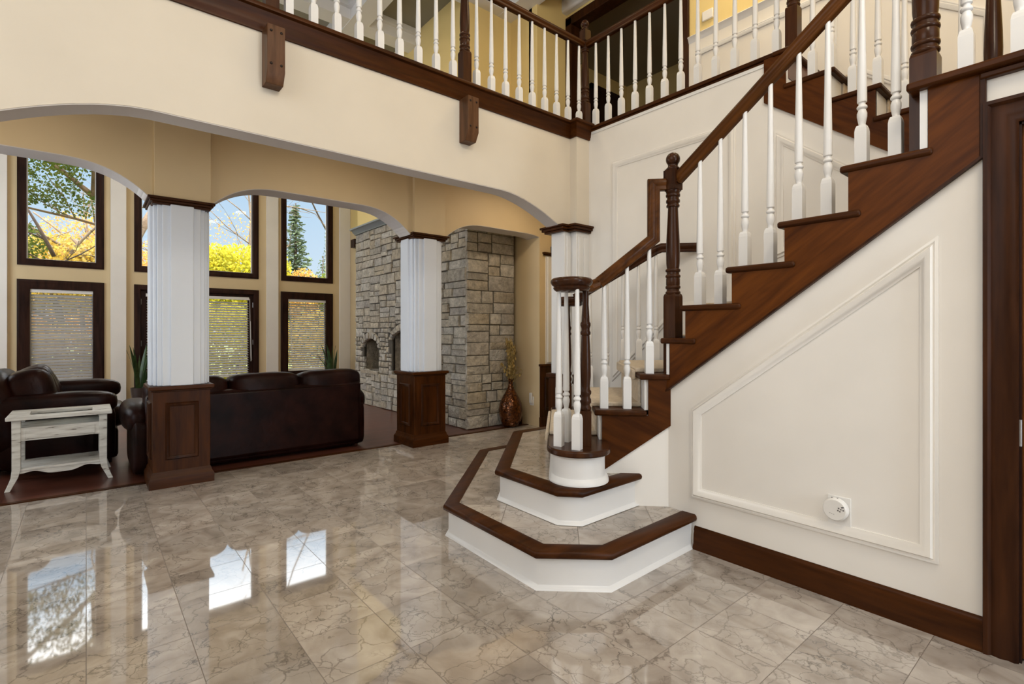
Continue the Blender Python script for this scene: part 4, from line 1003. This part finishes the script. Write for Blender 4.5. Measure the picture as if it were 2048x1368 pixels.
part('base', MB().box(.40, 2.32, 5.38, 6.3, .03, .32), 'leather', so, .03)
for x in (.45, 2.27):
    for y in (5.42, 6.22): part('foot', MB().lathe([(.022, 0), (.03, .05)], (x, y, 0), 12), 'win_wood', so)
part('back_seam', MB().tube([(.40, 5.372, .685), (1.37, 5.370, .69), (2.34, 5.372, .685)], .006, 6), 'leather', so)

ac = thing('armchair', 'wide brown leather armchair behind the distressed white side table', 'armchair', (-.25, 6.7, 0))
ry = Matrix.Rotation(math.radians(-14), 3, 'Y')
part('back', MB().puff((-.62, 6.70, .50), (.20, .56, .40), .5, rot=ry, wob=.04, seed=2), 'leather', ac)
for i, y in enumerate((6.42, 6.72, 7.0)): part('back_cushion', MB().puff((-.37, y, .66), (.17, .185, .25), .6, rot=ry, wob=.09, seed=i + 3, freq=6), 'leather', ac)
part('seat_cushion', MB().puff((-.08, 6.72, .42), (.40, .40, .13), .45, wob=.05, seed=4), 'leather', ac)
for y, dx, dz in ((6.27, .03, 0), (7.23, .08, .045)):
    part('arm', MB().puff((-.24 + dx, y, .585 + dz), (.46, .13, .115), .6, wob=.06, seed=int(y * 10), freq=5).puff((-.22 + dx, y, .30), (.41, .09, .27), .3), 'leather', ac)
part('base', MB().box(-.72, .24, 6.22, 7.22, .04, .34), 'leather', ac, .04)
for x in (-.6, .17):
    for y in (6.28, 7.16): part('foot', MB().lathe([(.022, 0), (.03, .06)], (x, y, 0), 12), 'win_wood', ac)

# ------------------------------------------------------------------ distressed side table
tb = thing('side_table', 'distressed white side table with recessed glass top, drawer front and low shelf', 'side table', (-.155, 5.83, 0))
X0, X1, Y0, Y1 = -.455, .142, 5.60, 6.04
def bowed(xc, yc, sx, sy, parent):
    m = MB(); ws = []
    for z, o_, h in ((0, .050, .017), (.04, .034, .018), (.10, .010, .022), (.16, 0, .026), (.30, 0, .026), (.555, 0, .027)):
        ws.append([m.bm.verts.new((xc + sx * o_ + a * h, yc + sy * o_ * .6 + b * h, z)) for a, b in ((-1, -1), (1, -1), (1, 1), (-1, 1))])
    m.bm.faces.new(ws[0][::-1]); m.bm.faces.new(ws[-1])
    for A, B in zip(ws, ws[1:]):
        for i in range(4): m.bm.faces.new((A[i], A[(i + 1) % 4], B[(i + 1) % 4], B[i]))
    part('leg', m, 'distressed', parent, .003)
for xc, sx in ((X0 + .03, -1), (X1 - .03, 1)):
    for yc, sy in ((Y0 + .03, -1), (Y1 - .03, 1)): bowed(xc, yc, sx, sy, tb)
top = MB(); zt0, zt1 = .553, .583
for a in ((X0 - .03, X1 + .03, Y0 - .03, Y0 + .085), (X0 - .03, X1 + .03, Y1 - .085, Y1 + .03), (X0 - .03, X0 + .10, Y0 + .085, Y1 - .085), (X1 - .10, X1 + .03, Y0 + .085, Y1 - .085)): top.box(*a, zt0, zt1)
part('tabletop', top, 'distressed', tb, .006)
part('glass_panel', MB().box(X0 + .095, X1 - .095, Y0 + .08, Y1 - .08, .553, .557), 'table_glass', tb)
part('tray', MB().box(X0 + .01, X1 - .01, Y0 + .01, Y1 - .01, .478, .490), 'distressed', tb)
for a in ((X0 + .05, X1 - .05, Y0 + .012, Y0 + .03), (X0 + .05, X1 - .05, Y1 - .03, Y1 - .012)):
    part('apron', MB().box(*a, .385, .490), 'distressed', tb, .003)
for x in (X0 + .012, X1 - .03): part('apron', MB().box(x, x + .018, Y0 + .05, Y1 - .05, .385, .490), 'distressed', tb, .003)
part('drawer_front', MB().box(X0 + .085, X1 - .085, Y0 + .006, Y0 + .014, .400, .470), 'distressed', tb, .002)
part('shelf', MB().box(X0 + .02, X1 - .02, Y0 + .01, Y1 - .01, .145, .165), 'distressed', tb, .004)
sc = [(X0 + .05, .146), (X1 - .05, .146)]
n_ = 24
low = [(X1 - .05 + (X0 - X1 + .10) * i / n_, .128 - .030 * math.exp(-((i / n_ - .5) / .16) ** 2) - .008 * math.cos(i / n_ * math.pi * 6) + .006 * (abs(i / n_ - .5) * 2) ** 2) for i in range(n_ + 1)]
part('scalloped_apron', MB().prism(sc + low, 'y', Y0 + .014, Y0 + .032), 'distressed', tb)

# ------------------------------------------------------------------ plants, vase, wall fittings
def snake(label, x, y, seed, zt):
    r_ = random.Random(seed)
    t = thing('snake_plant', label, 'plant', (x, y, 0), 'snake plants by the garden wall')
    p = part('pot', MB().lathe([(.09, 0), (.12, .25), (.125, .30), (.115, .30), (.11, .27)], (x, y, 0), 20, cap=True), 'pot', t)
    part('soil', MB().lathe([(.109, .268), (.109, .275)], (x, y, 0), 16), 'soil', p)
    for i in range(11):
        a = r_.uniform(0, 6.28); rr = r_.uniform(.01, .07); h = r_.uniform(.55, 1) * (zt - .28); ln = r_.uniform(.03, .30); w0 = r_.uniform(.020, .028)
        m = MB(); d_ = Vector((math.cos(a), math.sin(a), 0)); s_ = Vector((-math.sin(a + .6), math.cos(a + .6), 0)); prev = None
        for k in range(9):
            f = k / 8; c = Vector((x, y, .27)) + d_ * (rr + ln * f ** 1.6) + Vector((0, 0, h * f)); ww_ = w0 * (1.0 if f < .55 else (1 - ((f - .55) / .45) ** 1.6)) + .0006
            row = [m.bm.verts.new(c - s_ * ww_), m.bm.verts.new(c + d_ * .006), m.bm.verts.new(c + s_ * ww_), m.bm.verts.new(c - d_ * .002)]
            if prev:
                for q in range(4): m.bm.faces.new((prev[q], prev[(q + 1) % 4], row[(q + 1) % 4], row[q])).smooth = True
            prev = row
        part('leaf', m, 'snake', t)
snake('snake plant with upright dark leaves beside the garden door, left of the fluted column', .70, 10.85, 3, 1.10)
snake('snake plant with upright dark leaves near the window next to the fireplace', 4.03, 10.85, 8, 1.06)

VX, VY = 4.335, 5.24
vz = thing('floor_vase', 'bronze brown glazed teardrop floor vase with narrow neck, beside the stone fireplace', 'vase', (VX, VY, 0))
pf = [(.085, 0), (.105, .02), (.140, .09), (.158, .17), (.160, .23), (.145, .31), (.110, .39), (.070, .46), (.042, .51), (.032, .55), (.030, .60), (.036, .625), (.048, .636), (.046, .642), (.030, .632), (.024, .60)]
part('body', MB().lathe(pf, (VX, VY, 0), 40), 'vase', vz)
tw = thing('dried_twigs', 'bunch of dried golden twigs standing in the bronze floor vase', 'dried twigs', (VX, VY, .55))
r_ = random.Random(5); m = MB(); lf = MB()
for i in range(46):
    a = r_.uniform(0, 6.28); wide = i % 5 == 0; ln = r_.uniform(.35, .62) if not wide else r_.uniform(.2, .34); sp_ = r_.uniform(.01, .075) if not wide else r_.uniform(.12, .17)
    b = Vector((VX + r_.uniform(-.012, .012), VY + r_.uniform(-.012, .012), .56)); pts = [b]
    for k in range(1, 6):
        f = k / 5; q = b + Vector((math.cos(a) * sp_ * f ** 1.7, math.sin(a) * sp_ * f ** 1.7, ln * (f if not wide else f ** .8 * .75))) + Vector((r_.uniform(-.006, .006), r_.uniform(-.006, .006), 0)); pts.append(q)
        if k > 1:
            for _ in range(6): lf.quad(q + Vector((r_.uniform(-.016, .016), r_.uniform(-.016, .016), r_.uniform(-.04, .03))), (r_.uniform(-.009, .009), r_.uniform(-.009, .009), .006), (r_.uniform(-.006, .006), r_.uniform(-.006, .006), .012))
    m.tube(pts, [.0028, .0024, .002, .0018, .0014, .001], 5)
part('stems', m, 'twig', tw); part('seed_heads', lf, 'twig', tw, kind='stuff')

# plug-in alarm on the stair wall
op = thing('wall_outlet', 'white outlet plate low on the panelled stair wall behind the round plug-in alarm', 'outlet', (W1, .862, .414))
part('plate', MB().box(W1 - .007, W1, .815, .912, .345, .482), 'plastic', op, .003)
part('screw', MB().lathe([(.004, -.0005), (.004, .001)], (0, 0, 0), 10), 'grey', op)
for c in op.children:
    if c.name.startswith('screw'): c.location = (-.008, 0, -.055); c.rotation_euler = (0, math.radians(-90), 0)
al = thing('plug_in_alarm', 'round white plug-in alarm with small dark grille low on the stair wall', 'alarm', (W1, .872, .424))
def xdisc(x0, prof, y, z, seg=36):
    mb = MB(); rings = []
    for r, d in prof: rings.append([mb.bm.verts.new((x0 - d, y + r * math.cos(2 * math.pi * k / seg), z + r * math.sin(2 * math.pi * k / seg))) for k in range(seg)])
    for a, b in zip(rings, rings[1:]):
        for k in range(seg): mb.bm.faces.new((a[k], a[(k + 1) % seg], b[(k + 1) % seg], b[k])).smooth = True
    mb.bm.faces.new(rings[0]); mb.bm.faces.new(rings[-1]); return mb
part('body', xdisc(W1, [(.045, .008), (.052, .012), (.053, .030), (.050, .038), (.047, .041), (.046, .0425)], .872, .424), 'plastic', al)
gm = MB()
for k, (dy, dz) in enumerate(((0, 0), (.009, .004), (-.004, .010), (-.010, -.002), (.004, -.010), (.012, -.007), (-.009, .012))): gm.box(W1 - .0432, W1 - .0422, .845 + dy - .003, .845 + dy + .003, .432 + dz - .003, .432 + dz + .003)
part('grille', gm, 'grey', al)
part('printed_mark', MB().box(W1 - .0431, W1 - .0423, .888, .893, .405, .408).box(W1 - .0431, W1 - .0423, .880, .885, .4035, .4065).box(W1 - .0431, W1 - .0423, .872, .877, .402, .405), plain('pale_grey_print', (.45, .44, .43), .5), al)
part('vent', MB().box(W1 - .028, W1 - .022, .885, .890, .4745, .4765).box(W1 - .028, W1 - .022, .862, .867, .4755, .478), 'grey', al)
pg = thing('air_freshener', 'slim white plug-in unit in the outlet between the floor vase and pilaster', 'plug-in device', (4.60, 5.11, .37))
part('body', MB().box(4.565, 4.593, 5.085, 5.135, .30, .44), 'plastic', pg, .008)
part('plate', MB().box(4.592, 4.600, 5.07, 5.15, .27, .39), 'plastic', pg, .002)
th = solo('thermostat', MB().box(W3 - .025, W3, 2.77, 2.89, 4.545, 4.645), 'plastic', 'small white thermostat on the yellow wall above the upstairs wainscot', 'thermostat', bevel=.006)

# ------------------------------------------------------------------ the garden
struct('ground', MB().box(-60, 80, YG + .17, 90, -.4, -.25), 'lawn')
def crown(mb, r_, c, rad, n, size, flat=.0):
    c = Vector(c)
    for _ in range(n):
        while True:
            p = Vector((r_.uniform(-1, 1), r_.uniform(-1, 1), r_.uniform(-1, 1)))
            if .25 < p.length < 1: break
        q = c + Vector((p.x * rad[0], p.y * rad[1], p.z * rad[2]))
        a = Vector((r_.gauss(0, 1), r_.gauss(0, 1), r_.gauss(0, 1))).normalized(); b = a.cross(Vector((r_.gauss(0, 1), r_.gauss(0, 1), r_.gauss(0, 1)))).normalized()
        s_ = size * r_.uniform(.6, 1.3); mb.quad(q, a * s_, b * s_ * .62)
def twigs(mb, r_, base, d, ln, rad, depth, spread=.55):
    pts = [Vector(base)]; v = Vector(d).normalized(); rads = [rad]
    for k in range(4):
        v = (v + Vector((r_.gauss(0, .13), r_.gauss(0, .13), r_.gauss(.02, .10)))).normalized(); pts.append(pts[-1] + v * ln / 4); rads.append(rad * (1 - .13 * (k + 1)))
    mb.tube(pts, rads, 6 if rad > .03 else 4)
    if depth:
        for k in range(3 + (depth > 1)):
            p = pts[r_.randint(1, 4)]; w_ = (v + Vector((r_.gauss(0, spread), r_.gauss(0, spread), r_.gauss(.1, spread)))).normalized()
            twigs(mb, r_, p, w_, ln * r_.uniform(.45, .75), rad * .45, depth - 1, spread)
def tree(label, loc, trunk, crowns, lm, bark='bark', seed=1, group='garden trees'):
    r_ = random.Random(seed); t = thing('tree', label, 'tree', loc, group)
    b = MB()
    for (base, d, ln, rad, dep) in trunk: twigs(b, r_, Vector(loc) + Vector(base), d, ln, rad, dep)
    part('trunk', b, bark, t, fix=False)
    if crowns:
        c = MB()
        for (o_, rad, n, size) in crowns: crown(c, r_, Vector(loc) + Vector(o_), rad, int(n * 2.6), size * .52)
        part('foliage', c, lm, t, fix=False)
    return t
tree('large pale trunked tree with green leaves filling the top of the leftmost upper window', (.30, 13, -.25), [((0, 0, 0), (-.02, 0, 1), 5.0, .15, 0), ((-.12, 0, 4.2), (-.06, 0, 1), 4.0, .12, 2), ((-.12, 0, 4.1), (-.9, .1, .75), 2.0, .05, 2), ((-.05, 0, 3.6), (-1, -.1, .10), 1.7, .03, 2), ((-.12, 0, 5.0), (-.9, .3, .9), 2.6, .05, 2)],
     [((-.85, 0, 4.45), (.55, .7, .42), 330, .045), ((-.45, 0, 4.85), (.60, .7, .30), 260, .045), ((-.5, 0, 4.0), (.50, .5, .28), 170, .045), ((-1.2, .2, 4.1), (.35, .4, .2), 120, .045), ((-1.6, 0, 5.6), (.9, .9, .7), 700, .06), ((-.2, .2, 6.6), (1.2, 1, .8), 700, .06)], 'lf_green', 'bark', 3)
tree('slim dark young tree with orange tinted leaves in the leftmost upper window', (-.62, 14.5, -.25), [((0, 0, 0), (.04, 0, 1), 3.6, .06, 0), ((.10, 0, 3.1), (-.25, 0, 1), 1.4, .04, 2), ((.1, 0, 2.9), (.8, 0, .5), 1.0, .022, 1), ((.1, 0, 2.9), (-.8, 0, .3), .9, .022, 1)],
     [((-.45, .3, 3.3), (.45, .5, .55), 380, .05)], 'lf_green', 'bark_dark', 5)
tree('golden yellow autumn tree low behind the leftmost upper window', (-.6, 19, -.25), [((0, 0, 0), (0, 0, 1), 3.2, .12, 2)], [((0, 0, 3.1), (1.5, 1.2, 1.15), 2600, .075), ((1.0, .4, 3.5), (.8, .8, .8), 900, .07)], 'lf_yellow', 'bark', 6)
tree('sparse orange autumn tree rising above the golden one', (.0, 23, -.25), [((0, 0, 0), (0, 0, 1), 4.0, .10, 3)], [((-.1, 0, 4.6), (1.3, 1, 1.1), 700, .07), ((-.3, 0, 3.2), (1.6, 1, 1.2), 900, .08)], 'lf_orange', 'bark', 7)
tree('dusky orange tree beside the first fluted column', (2.2, 21, -.25), [((0, 0, 0), (.1, 0, 1), 3.6, .13, 2), ((-.2, -2, .4), (-.35, 0, 1), 4.5, .10, 1)], [((-.3, 0, 3.2), (1.1, 1, 1.5), 1300, .08)], 'lf_orange', 'bark', 8)
tree('bright lime yellow tree in the middle upper window', (3.6, 17, -.25), [((0, 0, 0), (.1, 0, 1), 2.6, .10, 2)], [((0, 0, 3.0), (1.2, 1.1, 1.15), 2600, .075), ((.8, .3, 3.5), (.7, .6, .75), 800, .07), ((-.7, 0, 3.2), (.6, .6, .9), 800, .07)], 'lf_lime', 'bark', 9)
tree('bare branched tree with fine twigs in the middle upper window', (4.6, 18.5, -.25), [((0, 0, 0), (-.18, 0, 1), 4.2, .10, 3), ((-.4, 0, 2.6), (-.75, 0, .8), 3.0, .06, 3), ((-.5, 0, 3.6), (.1, 0, 1), 3.2, .05, 3), ((-.9, -2, 5.6), (.9, 0, -.25), 1.9, .03, 2)],
     [((-.8, 0, 4.7), (1.2, .8, .8), 160, .045)], 'lf_orange', 'bark', 10)
r_ = random.Random(21)
sp_ = thing('spruce_tree', 'tall grey green spruce in the narrow upper window by the fireplace', 'tree', (6.05, 20, -.25), 'garden trees')
part('trunk', MB().tube([(6.05, 20, -.25), (6.05, 20, 3), (6.06, 20, 6.1)], [.13, .08, .015], 8), 'bark_dark', sp_)
nm = MB()
for i in range(170):
    z = .6 + 5.4 * (i / 170); R = (1.55 * (1 - (z - .4) / 5.75)) * r_.uniform(.75, 1.1); a = i * 2.399 + r_.uniform(-.3, .3)
    d_ = Vector((math.cos(a), math.sin(a), 0)); drop = -.10 * R
    for k in range(int(6 + R * 22)):
        f = r_.uniform(.12, 1); q = Vector((6.05, 20, z)) + d_ * R * f + Vector((r_.gauss(0, .05), r_.gauss(0, .05), drop * f + r_.gauss(0, .035)))
        u_ = (d_ + Vector((r_.gauss(0, .5), r_.gauss(0, .5), r_.gauss(0, .25)))).normalized(); nm.quad(q, u_ * .075, u_.cross(Vector((r_.gauss(0, 1), r_.gauss(0, 1), 1))).normalized() * .028)
part('needles', nm, 'lf_spruce', sp_, fix=False)
tree('thin bare tree with one curved limb right of the spruce', (6.75, 18, -.25), [((0, 0, 0), (-.06, 0, 1), 3.9, .06, 1), ((-.2, 0, 3.6), (.35, 0, 1), 1.8, .04, 2), ((.1, 0, 4.6), (.6, 0, .8), 1.2, .025, 1)], None, None, 'bark_dark', 12)
tree('dense olive green bush below the spruce', (6.9, 17.5, -.25), [((0, 0, 0), (0, 0, 1), 1.6, .06, 2)], [((-.15, 0, 2.6), (.80, .8, 1.25), 2300, .06), ((.2, .2, 3.2), (.55, .5, .8), 900, .06)], 'lf_bush', 'bark_dark', 13)
tree('russet shrub at the foot of the spruce', (5.45, 17.5, -.25), [((0, 0, 0), (0, 0, 1), 1.6, .05, 2)], [((.1, 0, 2.7), (.6, .7, .95), 1100, .055)], 'lf_orange', 'bark_dark', 14)
tree('pointed evergreen at the right edge of the narrow upper window', (8.0, 21, -.25), [((0, 0, 0), (0, 0, 1), 5.5, .09, 1)], [((0, 0, 3.0), (.9, .9, 2.2), 1600, .06), ((-.1, 0, 5.2), (.4, .4, 1.5), 500, .05)], 'lf_spruce', 'bark_dark', 15)
for i, (x, y, lm, h, lb) in enumerate(((-6, 30, 'lf_yellow', 3.6, 'distant golden tree far left beyond the garden'), (-1.5, 33, 'lf_orange', 3.9, 'distant orange tree behind the golden tree'), (3.2, 32, 'lf_yellow', 3.6, 'distant golden tree behind the first column'), (7.2, 31, 'lf_lime', 3.9, 'distant lime tree behind the middle upper window'), (11, 33, 'lf_bush', 3.8, 'distant olive tree behind the spruce'), (15, 30, 'lf_orange', 3.6, 'distant orange tree right of the spruce'))):
    tree(lb, (x, y, -.25), [((0, 0, 0), (0, 0, 1), h * .8, .15, 2)], [((0, 0, h * .62), (2.6, 1.8, h * .5), 2200, .12)], lm, 'bark', 30 + i)

for x, y, lm, rx, h, lb in ((2.55, 13.0, 'lf_lime', .85, 2.2, 'low lime yellow shrub behind the right garden door blind'), (4.6, 13.5, 'lf_yellow', .9, 2.1, 'low golden shrub behind the blind nearest the fireplace'),
                            (1.0, 13.2, 'lf_orange', .8, 2.0, 'low russet shrub behind the left garden door blind'), (-.5, 12.2, 'lf_yellow', .8, 1.7, 'low golden shrub behind the blind of the armchair window')):
    tree(lb, (x, y, -.25), [((0, 0, 0), (0, 0, 1), h * .5, .04, 2)], [((0, 0, h * .5), (rx, .7, h * .5), 1100, .07)], lm, 'bark_dark', int(x * 10) + 60, 'garden shrubs')
